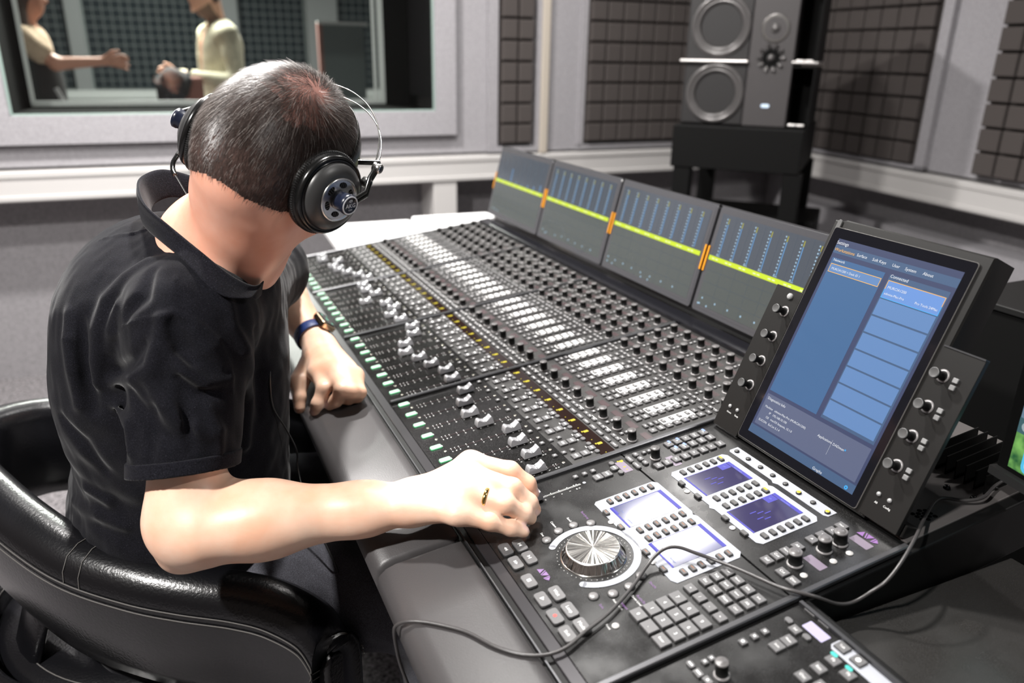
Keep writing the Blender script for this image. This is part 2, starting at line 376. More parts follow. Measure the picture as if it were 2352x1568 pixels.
mb.build('port_box', M['black'], sp)
mb = MB()
for x in (.182, .212):
    for z in (.010, .231): mb.box((x, .0, z), (.028, .012, .009))
mb.build('port_lip', M['fin'], sp, bevel=.004)
for x0, x1 in ((-.245, .004), (.156, .245)):
    mb = MB(); mb.box(((x0+x1)/2, .1, .2255), (x1-x0, .24, .009)); mb.build('divider_fin', M['fin'], sp, bevel=.004)
def face(c): return Matrix.Translation(c) @ rotm('X', PI/2)
for z in (.347, .112):
    mb = MB(); mb.T = face((-.106, 0, z))
    mb.lathe([(.109, .0), (.108, .004), (.100, .009), (.092, .008), (.090, .003), (.084, .010), (.078, .008), (.074, .0)], 48, cap=False); d = mb.build('woofer', M['ring'], sp)
    mb = MB(); mb.T = face((-.106, 0, z)); mb.lathe([(.074, .002), (.066, -.010), (.050, -.022), (.030, -.030), (.0002, -.034)], 48, cap=False); mb.build('cone', M['cone'], d)
mb = MB(); mb.T = face((.085, -.004, .338)); mb.lathe([(.049, 0), (.049, .002), (.046, .003), (.024, -.004), (.020, -.003)], 40, cap=False); d = mb.build('midrange_driver', M['cone'], sp)
mb = MB(); mb.T = face((.085, -.004, .338)); mb.lathe([(.020, -.002), (.014, .003), (.006, .008), (.0005, .010)], 24); mb.build('dome', M['ring'], d)
mb = MB(); mb.T = face((.082, -.005, .239))
pts = [((.040+.010*math.cos(10*a))*math.cos(a), (.040+.010*math.cos(10*a))*math.sin(a)) for a in [2*PI*i/120 for i in range(120)]]
mb.prism(pts, -.002, .001, 0); d = mb.build('tweeter', M['blackfelt'], sp)
mb = MB(); mb.T = face((.082, -.006, .239))
for i in range(10):
    a = 2*PI*i/10; mb.tube([(.030*math.cos(a), .030*math.sin(a), .002), (.047*math.cos(a), .047*math.sin(a), .0035)], [.003, .0065], 8)
mb.build('petal_guard', M['ring'], d)
mb = MB(); mb.T = face((.082, -.006, .239)); mb.lathe([(.014, 0), (.012, .006), (.0005, .012)], 20); mb.build('dome', M['ring'], d)
mb = MB(); mb.T = face((.081, -.005, .074)); mb.rbox(0, 0, .030, .013, 0, .002, .006, 0, 0); mb.rbox(0, 0, .028, .011, .002, .0022, .005, 0, 1); mb.text('pmc', 0, .0005, .0026, .011, 0)
mb.build('badge', [emi('badge_glow', (.30, .42, .60), 1.2), emi('badge_white', (.75, .88, 1), 1.6)], sp)
st = empty('loudspeaker_stand', MS @ Matrix.Translation((0, 0, -1.095))); tag(st, 'black loudspeaker stand with square posts in the dark corner', 'loudspeaker stand')
mb = MB(); mb.box((0, .215, 1.015), (.47, .58, .155)); mb.build('top_plate', M['black'], st, bevel=.003)
for x, y in ((-.19, -.04), (-.19, .47), (.215, -.04), (.215, .47)):
    mb = MB(); mb.box((x, y, .47), (.065, .06, .94)); mb.build('post', M['black'], st, bevel=.003)
mb = MB(); mb.box((0, .215, .015), (.55, .62, .03)); mb.build('base_plate', M['black'], st)

sb = empty('filler', MS @ Matrix.Translation((-.12, .22, -1.095))); tag(sb, 'added black subwoofer box standing on the floor in the dark corner', 'filler')  # added black box, darkens the shaded corner under the loudspeaker
mb = MB(); mb.box((.10, 0, .39), (.66, .34, .72)); mb.build('block', M['black'], sb, bevel=.006)
# ================================================================ MIXING CONSOLE
_yaw, _tilt = -1.1390160054, 0.1214354586
EX = np.array([math.cos(_yaw), math.sin(_yaw), 0]); _h = np.array([-math.sin(_yaw), math.cos(_yaw), 0])
EV = _h*math.cos(_tilt)+Z3*math.sin(_tilt); EN = np.cross(EX, EV)
CO = np.array([-0.5947854521622802, 2.070456694644916, 0.782342379542912])
MC = frame(CO, EX, EV, EN)
def CW(u, v, w=0): return CO+u*EX+v*EV+w*EN
PER = .33828272; SP = .0405
def speck(name, col, rough, spec=.5, amt=1.0, coat=0):
    """black lacquered panel with fine dust specks and smudges"""
    m = bpy.data.materials.new(name); m.use_nodes = True; nt = m.node_tree; b = nt.nodes['Principled BSDF']
    b.inputs['Specular IOR Level'].default_value = spec; b.inputs['Coat Weight'].default_value = coat
    tc = nt.nodes.new('ShaderNodeTexCoord')
    n = nt.nodes.new('ShaderNodeTexNoise'); n.inputs['Scale'].default_value = 1500; n.inputs['Detail'].default_value = 1
    n2 = nt.nodes.new('ShaderNodeTexNoise'); n2.inputs['Scale'].default_value = 17; n2.inputs['Detail'].default_value = 4
    nt.links.new(tc.outputs['Object'], n.inputs['Vector']); nt.links.new(tc.outputs['Object'], n2.inputs['Vector'])
    r = nt.nodes.new('ShaderNodeValToRGB'); r.color_ramp.elements[0].position = .60; r.color_ramp.elements[0].color = tuple(col)+(1,)
    r.color_ramp.elements[1].position = .80; r.color_ramp.elements[1].color = tuple(c+.16*amt for c in col)+(1,)
    nt.links.new(n.outputs['Fac'], r.inputs['Fac']); nt.links.new(r.outputs['Color'], b.inputs['Base Color'])
    q = nt.nodes.new('ShaderNodeMapRange'); q.inputs['From Min'].default_value = .35; q.inputs['From Max'].default_value = .7
    q.inputs['To Min'].default_value = rough*.7; q.inputs['To Max'].default_value = rough*1.4
    nt.links.new(n2.outputs['Fac'], q.inputs['Value']); nt.links.new(q.outputs['Result'], b.inputs['Roughness'])
    return m
M['panel'] = speck('fader_panel', (.004, .0038, .0035), .16, amt=1.2)
M['panel2'] = speck('knob_panel', (.013, .012, .0115), .42, amt=.9)
M['master'] = speck('master_panel', (.008, .0078, .0078), .26, amt=.5)
M['bar'] = mat('divider_bar', (.09, .09, .095), .32, metal=.75)
M['key'] = mat('key_grey', (.10, .098, .10), .42)
M['keyedge'] = mat('key_edge', (.02, .02, .02), .5)
M['knob'] = mat('knob_rubber', (.004, .004, .004), .6, spec=.25); M['knobtop'] = mat('knob_cap', (.095, .09, .09), .32)
M['knobring'] = mat('knob_ring', (.20, .19, .19), .3)
M['capm'] = mat('fader_silver', (.48, .48, .50), .27, metal=.55); M['capline'] = mat('fader_mark', (.01, .01, .01), .6)
M['green'] = emi('green_lit_key', (.66, 1, .74), 1.5); M['greenedge'] = emi('green_lit_edge', (.10, .55, .22), .8)
M['yel'] = emi('display_yellow', (1, .82, .02), 1.0); M['cyan'] = emi('display_cyan', (.1, .9, .75), 1.2)
M['oled'] = mat('display_strip_glass', (.012, .006, .005), .12); M['oled2'] = mat('small_display', (.055, .038, .040), .25)
M['pad'] = mat('armrest_leather', (.048, .045, .046), .42, bump=(600, .25, .0006), vary=(6, .05, 2))
M['screw'] = mat('screw', (.6, .57, .5), .25, metal=.9)
M['plate'] = mat('white_key_plate', (.31, .32, .35), .62, spec=.15)
M['chassis'] = mat('chassis_black', (.004, .004, .004), .45, spec=.2)
con = empty('mixing_console', MC); tag(con, 'long black mixing console with fader rows, knobs and tilted screens', 'mixing console')
U0 = -.0345; U5 = 5*PER-.0345
# chassis body with side cheek, legs
mb = MB(); mb.box(((U0+1.98)/2-.0, .09, -.037), (1.98-U0+.02, .285, .07)); mb.box(((U0+U5)/2, .39, -.039), (U5-U0+.016, .46, .074)); mb.box(((U0+U5)/2, .40, -.12), (U5-U0-.1, .3, .12)); mb.build('chassis', M['chassis'], con, bevel=.002)
for u, v in ((.06, .2), (1.0, .28), (1.60, .28)):
    mb = MB(); mb.T = MC.inverted() @ frame(CW(u, v, -.05), _h*0+EX, _h, Z3); mb.box((0, 0, -.39), (.08, .5, .73)); mb.build('leg', M['chassis'], con)
# leather armrest in two pads, front gap and trim
def arm(u0, u1):
    n = 9; prof = []
    pts = [(-.152, -.045), (-.156, -.02), (-.152, -.006), (-.142, .001), (-.13, .0035), (-.06, .0035), (-.048, .0025), (-.0445, -.003), (-.0445, -.045)]
    mb = MB(); vs = []
    us = [u0, u0+.0015, u0+.006]+[u0+.006+(u1-u0-.012)*i/6 for i in range(1, 6)]+[u1-.006, u1-.0015, u1]
    for q, u in enumerate(us):
        e = {0: .012, 1: .004, len(us)-1: .012, len(us)-2: .004}.get(q, 0)
        for v, w_ in pts: vs.append((u, v*1.0+(e if v < -.1 else -e*0), w_-e if w_ > -.03 else w_))
    m_ = len(pts); fs = [(i*m_+k, i*m_+k+1, (i+1)*m_+k+1, (i+1)*m_+k) for i in range(len(us)-1) for k in range(m_-1)]
    mb.add(vs, [f[::-1] for f in fs], 0, True); mb.add(vs[:m_], [tuple(range(m_))[::-1]]); mb.add(vs[-m_:], [tuple(range(m_))]); return mb.build('armrest_pad', M['pad'], con)
arm(-.03, 1.3775); arm(1.382, 2.02)
mb = MB(); mb.box((1.0, -.0425, -.022), (2.06, .0015, .05)); mb.build('armrest_trim', M['bar'], con)
mb = MB(); mb.box(((U0+1.98)/2, -.0265, -.004), (1.98-U0, .0145, .008)); mb.build('front_trim', mat('front_trim', (.035, .033, .036), .3, metal=.5), con, bevel=.0012)
for m_ in range(6):
    u = m_*PER-.0345
    mb = MB(); mb.rbox(u, (-.018+(.553 if m_ < 5 else .378))/2, .0075, (.571 if m_ < 5 else .396), 0, .0052, .001, .0012, 0); mb.build('module_divider', M['bar'], con)
# fader cap
def cap_mesh():
    mb = MB(); P = [(-.0138, 0), (-.0132, .0045), (-.0118, .0088), (-.0100, .0102), (-.0082, .0098), (-.0050, .0076), (-.0020, .0063), (0, .0060), (.0020, .0063), (.0055, .0080), (.0085, .0104), (.0102, .0116), (.0114, .0112), (.0130, .0060), (.0138, 0)]
    hw = .0056; vs = []
    for s_ in (-1, 1):
        for v, h_ in P: vs.append((s_*(hw+.0012*(1-h_/.0116)), v, h_))
    n = len(P); mb.add(vs, [(i, i+1, n+i+1, n+i)[::-1] for i in range(n-1)], 0, True)
    for s_, o_ in ((0, 0), (1, n)):
        f = [o_+i for i in range(n)]; mb.add([vs[i] for i in f], [tuple(range(n))[::-1] if s_ else tuple(range(n))], 0)
    for x in (-.0041, .0041): mb.box((x, 0, .0061), (.0032, .0007, .0006), 1)
    mb.box((0, 0, -.0015), (.002, .006, .004), 1)
    return mb
def knob_mb(mb, u, v, r=.0063, h=.0172, seg=20):
    mb.lathe([(r+.0016, 0), (r+.0016, .0012), (r+.0003, .0020), (r-.0001, .0021), (r-.0001, h-.0020), (r+.0003, h-.0019), (r+.0001, h-.0004), (r-.0009, h), (r-.0022, h-.0003), (r-.0024, h-.0001), (.0001, h-.0001)], seg,
             c=(u, v, 0), mats=[2, 2, 2, 0, 0, 1, 1, 1, 1, 1])
def key_mb(mb, u, v, du, dv, h=.0026, r=.001, mark=None, ms=.3, m_=0, mm=2, base=1):
    mb.rbox(u, v, du+.0006, dv+.0006, 0, h*.45, r, 0, base, seg=2); mb.rbox(u, v, du, dv, h*.45, h, r, .0004, m_, seg=2)
    if mark == 'bar': mb.add([(u-du*ms, v-dv*.08, h+.0001), (u+du*ms, v-dv*.08, h+.0001), (u+du*ms, v+dv*.12, h+.0001), (u-du*ms, v+dv*.12, h+.0001)], [(0, 1, 2, 3)], mm)
    elif mark == 'sq': s_ = min(du, dv)*.16; mb.add([(u-s_, v-s_, h+.0001), (u+s_, v-s_, h+.0001), (u+s_, v+s_, h+.0001), (u-s_, v+s_, h+.0001)], [(0, 1, 2, 3)], mm)
    elif mark == 'icon': s_ = min(du, dv)*.28; mb.lathe([(s_, 0), (s_*.7, .0001)], 6, mm, c=(u, v, h+.0001)); 
    elif mark: mb.text(mark, u, v, h+.0001, min(dv*.42, du*1.15/max(1, len(mark))), mm)
KM = [M['key'], M['keyedge'], M['white_ink']]
# dB scale beside a fader slot
SCALE = [(.018, '∞'), (.024, '60'), (.030, '40'), (.042, '30'), (.054, '20'), (.067, '15'), (.079, '10'), (.091, '5'), (.103, '0'), (.115, '5'), (.125, '10'), (.129, '12')]
def strip_print(mb, u0, lm=4):
    su = u0-.0008
    mb.box((su, .0745, -.0001), (.0013, .1195, .0006), 1)
    for k_ in (-1, 1): mb.box((su+k_*.0009, .0745, .0002), (.00035, .1200, .0005), lm)
    for v, t in SCALE:
        mb.rbox(su-.0022, v, .0013, .0014, .0003, .0005, .0005, 0, 2, seg=1); mb.box((su+.0012, v, .0003), (.0012, .0005, .0003), 2)
        mb.text(t, su+.0072, v, .0005, .0030, 2)
    mb.rbox(u0-.0175, .0098, .004, .0007, .0003, .0005, .0002, 0, 2, seg=1)
    for v in (.0087, .1402): mb.lathe([(.0024, .0001), (.0024, .0005), (.0015, .0006), (.0001, .0004)], 12, 3, c=(u0-.0008, v, 0))
def strip_keys(mb, u0, oled=True):
    a = u0-.0172
    for v in (.1375, .1520, .1652): key_mb(mb, u0-.0217+.0, v, .0068, .0066, mark='sq')
    for v in (.1625, .1771): key_mb(mb, u0-.0043, v, .0120, .0125, mark='bar', ms=.3)
    key_mb(mb, u0-.0235, .1935, .0085, .0068, r=.0032); key_mb(mb, u0-.0115, .1915, .0105, .0100, mark='bar'); key_mb(mb, u0+.0005, .1935, .0085, .0068, r=.0032)
    mb.rbox(u0-.0190, .1865, .0050, .0012, .0002, .0004, .0003, 0, 2, seg=1); mb.rbox(u0-.0028, .1865, .0032, .0018, .0002, .0004, .0003, 0, 2, seg=1)
    for k, s_ in ((-.0205, 1), (-.0010, 1)): key_mb(mb, u0+k, .2225, .0165, .0058, r=.0026, mark='bar', ms=.22)
    for k in (-.0235, -.0125, .0000): key_mb(mb, u0+k, .2355, .0098 if k < -.001 else .0105, .0060, r=.0024 if k > -.01 else .001, mark='bar', ms=.18)
    mb.rbox(u0-.0065, .2400, .016, .0010, .0002, .0004, .0003, 0, 2, seg=1)
    for v in (.2475, .2560): key_mb(mb, u0-.0215, v, .0058, .0056, mark='sq')
    # key matrix
    for k, v in enumerate((.2880, .2975, .3070)): key_mb(mb, u0-.0208, v, .0105, .0056, mark='bar', ms=.12)
    for k, v in enumerate((.2900, .3040, .3180, .3325, .3470, .3615, .3755)): key_mb(mb, u0-.0040, v, .0110, .0100, mark='bar' if k != 1 else 'bar', ms=.13 if k != 1 else .33)
    for v in (.3185, .3330, .3470, .3615): key_mb(mb, u0-.0195, v, .0098, .0056, h=.0022, mark='bar', ms=.12)
    mb.rbox(u0-.0180, .3420, .0185, .0560, .0002, .0008, .002, 0, 2, seg=2)
    for v in (.3745, .3880): key_mb(mb, u0-.0195, v, .0105, .0062, mark='bar', ms=.14)
    key_mb(mb, u0-.0030, .3890, .0105, .0064, mark='bar', ms=.14)
def strip_far(mb, u0):
    for k in (-.0245, -.0135, -.0010): key_mb(mb, u0+k, .4005, .0098, .0052, r=.0018, mark='bar', ms=.14)
    mb.rbox(u0-.0070, .4042, .014, .0009, .0002, .0004, .0003, 0, 2, seg=1)
    for v0 in (.4173, .4530, .4896, .5262):
        for dv in (-.0065, .0020): key_mb(mb, u0-.0215, v0+dv, .0056, .0054, mark='sq')
        mb.rbox(u0-.0065, v0+.0165, .018, .0095, .0002, .0004, .0006, 0, 4, seg=1)
CAPS = [[.115, .095, .064, .068, .085, .110, .120, .121], [.108, .092, .086, .100, .062, .104, .078, .116], [.064, .060, .046, .070, .060, .076, .102, .104], [.104, .087, .080, .088, .116, .108, .110, .098]]
CAPS[0] = [.068, .062, .096, .075, .080, .093, .112, .125]
CAPS[1] = [.100, .098, .110, .075, .112, .118, .100, .110]
CAPS[2] = [.118, .108, .078, .066, .080, .090, .104, .101]
capm = knobm = selm = None
knobme = MB(); knob_mb(knobme, 0, 0)
for m_ in range(4):
    u_0 = m_*PER; uc = u_0+.14175-.0057
    mb = MB(); mb.T = Matrix.Identity(4)
    x0, x1 = m_*PER-.0345+.0035, (m_+1)*PER-.0345-.0035
    mb.box(((x0+x1)/2, .065, -.0035), (x1-x0, .168, .007), 0)            # fader panel
    mb.box(((x0+x1)/2, .1715, -.0035), (x1-x0, .045, .007), 5)
    mb.box(((x0+x1)/2, .2055, -.0035), (x1-x0, .023, .0072), 6)          # long name display
    mb.box(((x0+x1)/2, .3058, -.0035), (x1-x0, .1775, .007), 5)
    mb.box(((x0+x1)/2, .4750, -.0033), (x1-x0, .1600, .0072), 5)
    for s in range(8): strip_print(mb, u_0+s*SP)
    for s in range(8):
        mb.rbox(u_0+s*SP-.0195, .203, .0035, .0022, .0001, .0004, .0004, 0, 7, seg=1); mb.rbox(u_0+s*SP-.0180, .2085, .0055, .0075, .0001, .0004, .0008, 0, 7, seg=2)
        mb.rbox(u_0+s*SP+.0080, .2035, .0015, .0015, .0001, .0004, .0004, 0, 7, seg=1)
        mb.rbox(u_0+s*SP+.0040, .2745, .024, .011, .0001, .0003, .0008, 0, 4, seg=1)
    mod = mb.build('channel_module', [M['panel'], M['black'], M['white_ink'], M['screw'], M['oled2'], M['panel2'], M['oled'], M['yel']], con)
    mb = MB()
    for s in range(8): strip_keys(mb, u_0+s*SP); strip_far(mb, u_0+s*SP)
    ko = mb.build('channel_key', KM+[M['silver'], M['oled2']], mod); ko['kind'] = 'stuff'
    for s in range(8):
        u = u_0+s*SP
        if capm is None: c = cap_mesh().build('fader_cap', [M['capm'], M['capline']], mod); capm = c.data
        else: c = bpy.data.objects.new('fader_cap', capm); COL.objects.link(c); c.parent = mod
        c.location = (u-.0008, CAPS[m_][s], .0022)
        if selm is None:
            mb = MB(); mb.rbox(0, 0, .0098, .0182, 0, .0014, .0022, 0, 1); mb.rbox(0, 0, .0086, .0166, .0014, .0028, .002, .0003, 0)
            c = mb.build('select_key', [M['green'], M['greenedge']], mod); selm = c.data
        else: c = bpy.data.objects.new('select_key', selm); COL.objects.link(c); c.parent = mod
        c.location = (u-.0177, 0, 0)
    if m_ == 0:
        mb = MB()
        for s in range(8):
            for v in (.2521, .4173, .4530, .4896, .5262): knob_mb(mb, s*SP, v, seg=12)
        o = mb.build('control_knob', [M['knob'], M['knobtop'], M['knobring']], mod); o['kind'] = 'stuff'
    else:
        for s in range(8):
            for v in (.2521, .4173, .4530, .4896, .5262):
                if knobm is None: c = knobme.build('control_knob', [M['knob'], M['knobtop'], M['knobring']], mod); knobm = c.data
                else: c = bpy.data.objects.new('control_knob', knobm); COL.objects.link(c); c.parent = mod
                c.location = (u_0+s*SP, v, 0)
# ---------------- master module
mb = MB(); x0, x1 = 4*PER-.0345+.0035, 5*PER-.0345-.0035
mb.box(((x0+x1)/2, .099, -.0035), (x1-x0, .236, .007)); mb.box(((x0+x1)/2, .2985, -.0035), (x1-x0, .158, .007))
UM = 4*PER
strip_print(mb, UM+.0040, 2)
def P(*a): return [(x/1000, y/1000) for x, y in a]
mb.prism(P((1406, 127), (1480, 127), (1490, 129), (1570, 127), (1577, 131), (1578, 214), (1571, 221), (1492, 221), (1487, 218), (1481, 221), (1408, 221), (1402, 216), (1402, 131)), 0, .0006, 0, 3)
mb.prism(P((1404, 245), (1482, 246), (1487, 242.5), (1492, 246), (1567, 246), (1573, 251), (1573, 331), (1566, 337), (1492, 337), (1487, 334), (1481, 337), (1404, 337), (1398, 332), (1398, 250)), 0, .0006, 0, 3)
mb.prism(P((1398, 345), (1480, 345), (1486, 342), (1492, 345), (1568, 345), (1573, 348), (1573, 361.5), (1395, 361.5), (1395, 348)), 0, .0006, 0, 3)
# ring around the jog wheel, open towards the operator
A0, A1 = math.radians(-43), math.radians(223); n = 60
outer = [(1.490+.0545*math.cos(A0+(A1-A0)*i/n), .077+.0545*math.sin(A0+(A1-A0)*i/n)) for i in range(n+1)]
inner = [(1.490+.0460*math.cos(A0+(A1-A0)*i/n), .077+.0460*math.sin(A0+(A1-A0)*i/n)) for i in range(n+1)]
vs = [(a, b, .0006) for a, b in outer]+[(a, b, .0006) for a, b in inner]
mb.add(vs, [(i, i+1, n+2+i, n+1+i) for i in range(n)], 3)
for i in (0, n):
    a = A0+(A1-A0)*i/n; mb.lathe([(.00425, .0004), (.00425, .0006), (.0001, .0006)], 16, 3, smooth=False, c=(1.490+.05025*math.cos(a), .077+.05025*math.sin(a), 0))
for i in range(44):
    a = 2*PI*i/44; mb.lathe([(.0006, .0002), (.0001, .0004)], 6, 2, c=(1.490+.0420*math.cos(a), .077+.0420*math.sin(a), 0))
def textl(t, u, v, s, m_=2, rot=0): mb.text(t, u, v, .0005, s, m_, rot)
textl('Save', 1.4255, .0435, .0042); textl('Custom', 1.4150, .064, .0042); textl('Scroll', 1.4165, .085, .0042); textl('Bank/Jump', 1.4190, .106, .0042, 4)
textl('Solo', 1.566, .0430, .0042, 4); textl('Marquee', 1.5760, .0640, .0042, 4); textl('Automation', 1.5720, .0590, .0038); textl('Audio/Scrub', 1.5810, .084, .0042, 4); textl('Zoom Level', 1.5770, .079, .0038); textl('Shuttle', 1.5660, .107, .0042, 4)
textl('Focus', 1.5945, .034, .0036)
# triangle logo
def logo(cx, cy, s, m_):
    L = [((-1.15, -.5), (-.1, -.5), (-.62, .5)), ((-.02, .5), (.98, .5), (.46, -.5)), ((-.35, .5), (-.16, .5), (.36, -.5), (.17, -.5)), ((1.1, .5), (1.3, .5), (1.3, -.5), (1.1, -.5)), ((1.38, .5), (1.38, -.5), (2.0, -.02))]
    for t in L:
        mb.add([(cx+(p[0]-.4)*s, cy+p[1]*s, .0005) for p in t], [tuple(range(len(t)))], m_)
logo(1.4900, .0135, .0075, 4); logo(1.6235, .3570, .0085, 4)
mb.box((1.490, .2425+.0, .0002), (x1-x0, .0, .0)) if False else None
mb.box(((x0+x1)/2, .2195, .0001), (x1-x0, .0007, .0004), 1); mb.box((1.3275, .3, .0001), (.0006, .15, .0004), 1)
mb.rbox(1.3515, .2045, .028, .0130, .0001, .0003, .001, 0, 5)
for u, v, w_, h_ in ((1.3365, .2040, .003, .0022), (1.3375, .2085, .0035, .0060), (1.3400, .2085, .0018, .003), (1.3525, .2050, .002, .0035), (1.3600, .2045, .0015, .002)): mb.rbox(u, v, w_, h_, .0003, .0005, .0003, 0, 6, seg=1)
for u, v in ((1.6255, .277), (1.6255, .344), (1.376, .2685)): mb.rbox(u, v, .025, .0115, .0001, .0003, .001, 0, 5)
mas = mb.build('master_module', [M['master'], M['black'], M['white_ink'], M['plate'], emi('violet_print_glow', (.52, .25, .66), 1.0), mat('display_violet', (.16, .13, .17), .3), M['yel'], M['screw']], con)  # the violet print is given a glow to keep it legible
def keyo(name, u, v, du, dv, h=.003, r=.0012, mark=None, mats=None, ms=.3, parent=mas):
    mb = MB(); key_mb(mb, 0, 0, du, dv, h, r, mark, ms); return mb.build(name, mats or KM, parent, (u, v, 0))
mm_ = .001
# fader strip keys of the master channel
for v in (.1360, .1500, .1630): keyo('channel_key', 1.3400, v, .0068, .0066, mark='sq')
for v in (.1610, .1750): keyo('channel_key', 1.3570, v, .0120, .0125, mark='bar')
for u, v, a, b in ((1.3380, .1935, .0085, .0068), (1.3500, .1905, .0105, .010), (1.3628, .1930, .0085, .0068)): keyo('channel_key', u, v, a, b, r=.003, mark='bar' if a > .009 else None)
for u in (1.3420, 1.3605): keyo('channel_key', u, .2195+.0, .0165, .0062, r=.0028, mark='bar', ms=.22)
for u in (1.3365, 1.3490, 1.3610): keyo('channel_key', u, .2330, .0098, .0068, r=.0022, mark='sq')
for v in (.2455, .2535): keyo('channel_key', 1.3385, v, .0058, .0056, mark='sq')
for r_, u in enumerate((1.3390, 1.3555)):
    for c_, v in enumerate((.2865, .3010, .3155, .3305, .3455)):
        lit = (r_ == 0 and c_ in (0, 1, 4)) or (r_ == 1 and c_ in (0, 1))
        o = keyo('function_key', u, v, .0125, .0108, mark=['S', 'A', 'In', 'Out', 'Fx', 'EQ', 'Dyn', 'Pan', 'Grp', 'Mix'][r_*5+c_])
        if lit:
            mb = MB(); mb.rbox(-.0035, .0028, .0062, .0034, .0032, .0034, .0008, 0, 0); mb.build('key_light', emi('blue_key_light', (.30, .42, 1), 1.8), o)
for c_, v in enumerate((.2440, .2580, .2725, .2875, .3020, .3170, .3310, .3460)): keyo('function_key', 1.3765, v, .0125, .0108, mark=['EQ', 'Dyn', 'Ins', 'Pan', 'Fx', 'Grp', 'In', 'Mix'][c_])
# transport keys
def tri(mb, cx, cy, s, m_, d=1): mb.add([(cx-d*s*.5, cy-s*.6, .0035), (cx+d*s*.6, cy, .0035), (cx-d*s*.5, cy+s*.6, .0035)], [(0, 1, 2) if d > 0 else (0, 2, 1)], m_)
for u, v, t in ((1.430, -.007, 'rw'), (1.432, .0105, 'prev'), (1.458, -.007, 'ff'), (1.458, .0105, 'next'), (1.4935, -.007, 'stop'), (1.527, -.007, 'play'), (1.5265, .0105, 'Wait'), (1.556, -.007, 'rec'), (1.5555, .0105, 'Loop'), (1.584, -.0075, 'Shift'), (1.582, .0105, 'Mode')):
    mb = MB(); key_mb(mb, 0, 0, .0225, .0132, .0034, .0032, t if t[0].isupper() else None)
    if t == 'rw': tri(mb, -.001, 0, .0035, 2, -1); tri(mb, .002, 0, .0035, 2, -1)
    if t == 'ff': tri(mb, -.001, 0, .0035, 2); tri(mb, .002, 0, .0035, 2)
    if t == 'play': tri(mb, 0, 0, .0045, 2)
    if t == 'prev': tri(mb, .001, 0, .0035, 2, -1); mb.box((-.002, 0, .0035), (.0009, .004, .0001), 2)
    if t == 'next': tri(mb, -.001, 0, .0035, 2); mb.box((.002, 0, .0035), (.0009, .004, .0001), 2)
    if t == 'stop': mb.rbox(0, 0, .0045, .0045, .0034, .0036, .0008, 0, 2)
    if t == 'rec': mb.lathe([(.0022, .0034), (.0022, .0036), (.0001, .0036)], 16, 3, False)
    mb.build('transport_key', KM+[mat('record_red', (.7, .06, .05), .5)], mas, (u, v, 0))
for r_, v in enumerate((.117, .101, .085, .0685)):
    for c_, u in enumerate((1.597, 1.617, 1.638)):
        keyo('number_key', u, v, .0168, .0132, .0036, .0004, [['7', '8', '9'], ['4', '5', '6'], ['1', '2', '3'], ['0', '.', 'Enter']][r_][2-c_] if False else [['7', '8', '9'], ['4', '5', '6'], ['1', '2', '3'], ['0', '.', 'Enter']][r_][c_])
for u, t in ((1.592, '='), (1.608, '/'), (1.6245, '-'), (1.641, '+')): keyo('number_key', u, .137, .0125, .0108, .003, .0006, t)
T4 = [['Esc', 'Tab', 'Prev'], ['Track', 'Bank', 'Next'], ['Mem', 'View', 'Edit'], ['Ctrl', 'Alt', 'Shift']]
for c_, u in enumerate((1.591, 1.607, 1.6235, 1.640)):
    for r_, v in enumerate((.1573, .1723, .1870)): keyo('function_key', u, v, .0125, .0108, .003, .0006, T4[c_][r_])
for u, v in ((1.438, .043), (1.430, .063), (1.4295, .084), (1.437, .104), (1.5475, .104), (1.5555, .084), (1.556, .063), (1.549, .043)):
    mb = MB(); mb.lathe([(.0064, 0), (.0064, .0008), (.0055, .0010), (.0055, .0018), (.0040, .0025), (.0001, .0029)], 20, mats=[1, 1, 0, 0, 0]); mb.build('round_key', [mat('round_key', (.16, .155, .155), .3), M['keyedge']], mas, (u, v, 0))
for u, v, r_ in ((1.448, .126, .0032), (1.532, .241, .0032), (1.444, .241, .0032), (1.535, .128, .0032), (1.597, .041, .0033), (1.635, .252, .0034), (1.634, .2945, .0034), (1.633, .3190, .0034)):
    mb = MB(); mb.lathe([(r_+.0006, 0), (r_+.0006, .0009), (r_, .001), (r_*.8, .002), (.0001, .0023)], 16); mb.build('push_button', mat('push_button', (.45, .44, .43), .35), mas, (u, v, 0))
SK = [mat('soft_key', (.075, .073, .073), .4), M['keyedge'], mat('key_orange', (.30, .11, .05), .5), emi('soft_key_light', (1, .75, .05), 1.2)]
def softkey(u, v, lit=False, orange=False, rot=False):
    mb = MB(); a, b = (.0098, .0058); key_mb(mb, 0, 0, a, b, .0030, .0012)
    if orange: mb.box((0, 0, .0031), (.0052, .0007, .0001), 2)
    if lit: mb.rbox(-.001, .0008, .0062, .0030, .0030, .0032, .001, 0, 3)
    return mb.build('soft_key', SK, mas, (u, v, .0006))
VS1 = (.146, .158, .170, .1825, .195, .207); VS2 = (.261, .2733, .2856, .298, .310, .322)
for v in VS1:
    for u in (1.4125, 1.4808, 1.4990, 1.5672): softkey(u, v, orange=True)
for u in (1.430, 1.464, 1.518, 1.552): softkey(u, .130, orange=True)
for i, v in enumerate(VS2):
    for u in (1.408, 1.477, 1.4955, 1.5637): softkey(u, v, lit=(i == 5 and u in (1.408, 1.4955)))
for u in (1.427, 1.461, 1.514, 1.548): softkey(u, .2448)
for i, u in enumerate((1.404, 1.427, 1.451, 1.474, 1.497, 1.520, 1.544, 1.567)):
    mb = MB(); mb.lathe([(.0034, 0), (.0034, .0018), (.0026, .0024), (.0001, .0024)], 16, mats=[1, 1, 3 if i in (5, 7) else 0]); mb.build('small_round_key', SK, mas, (u, .3525, .0006))
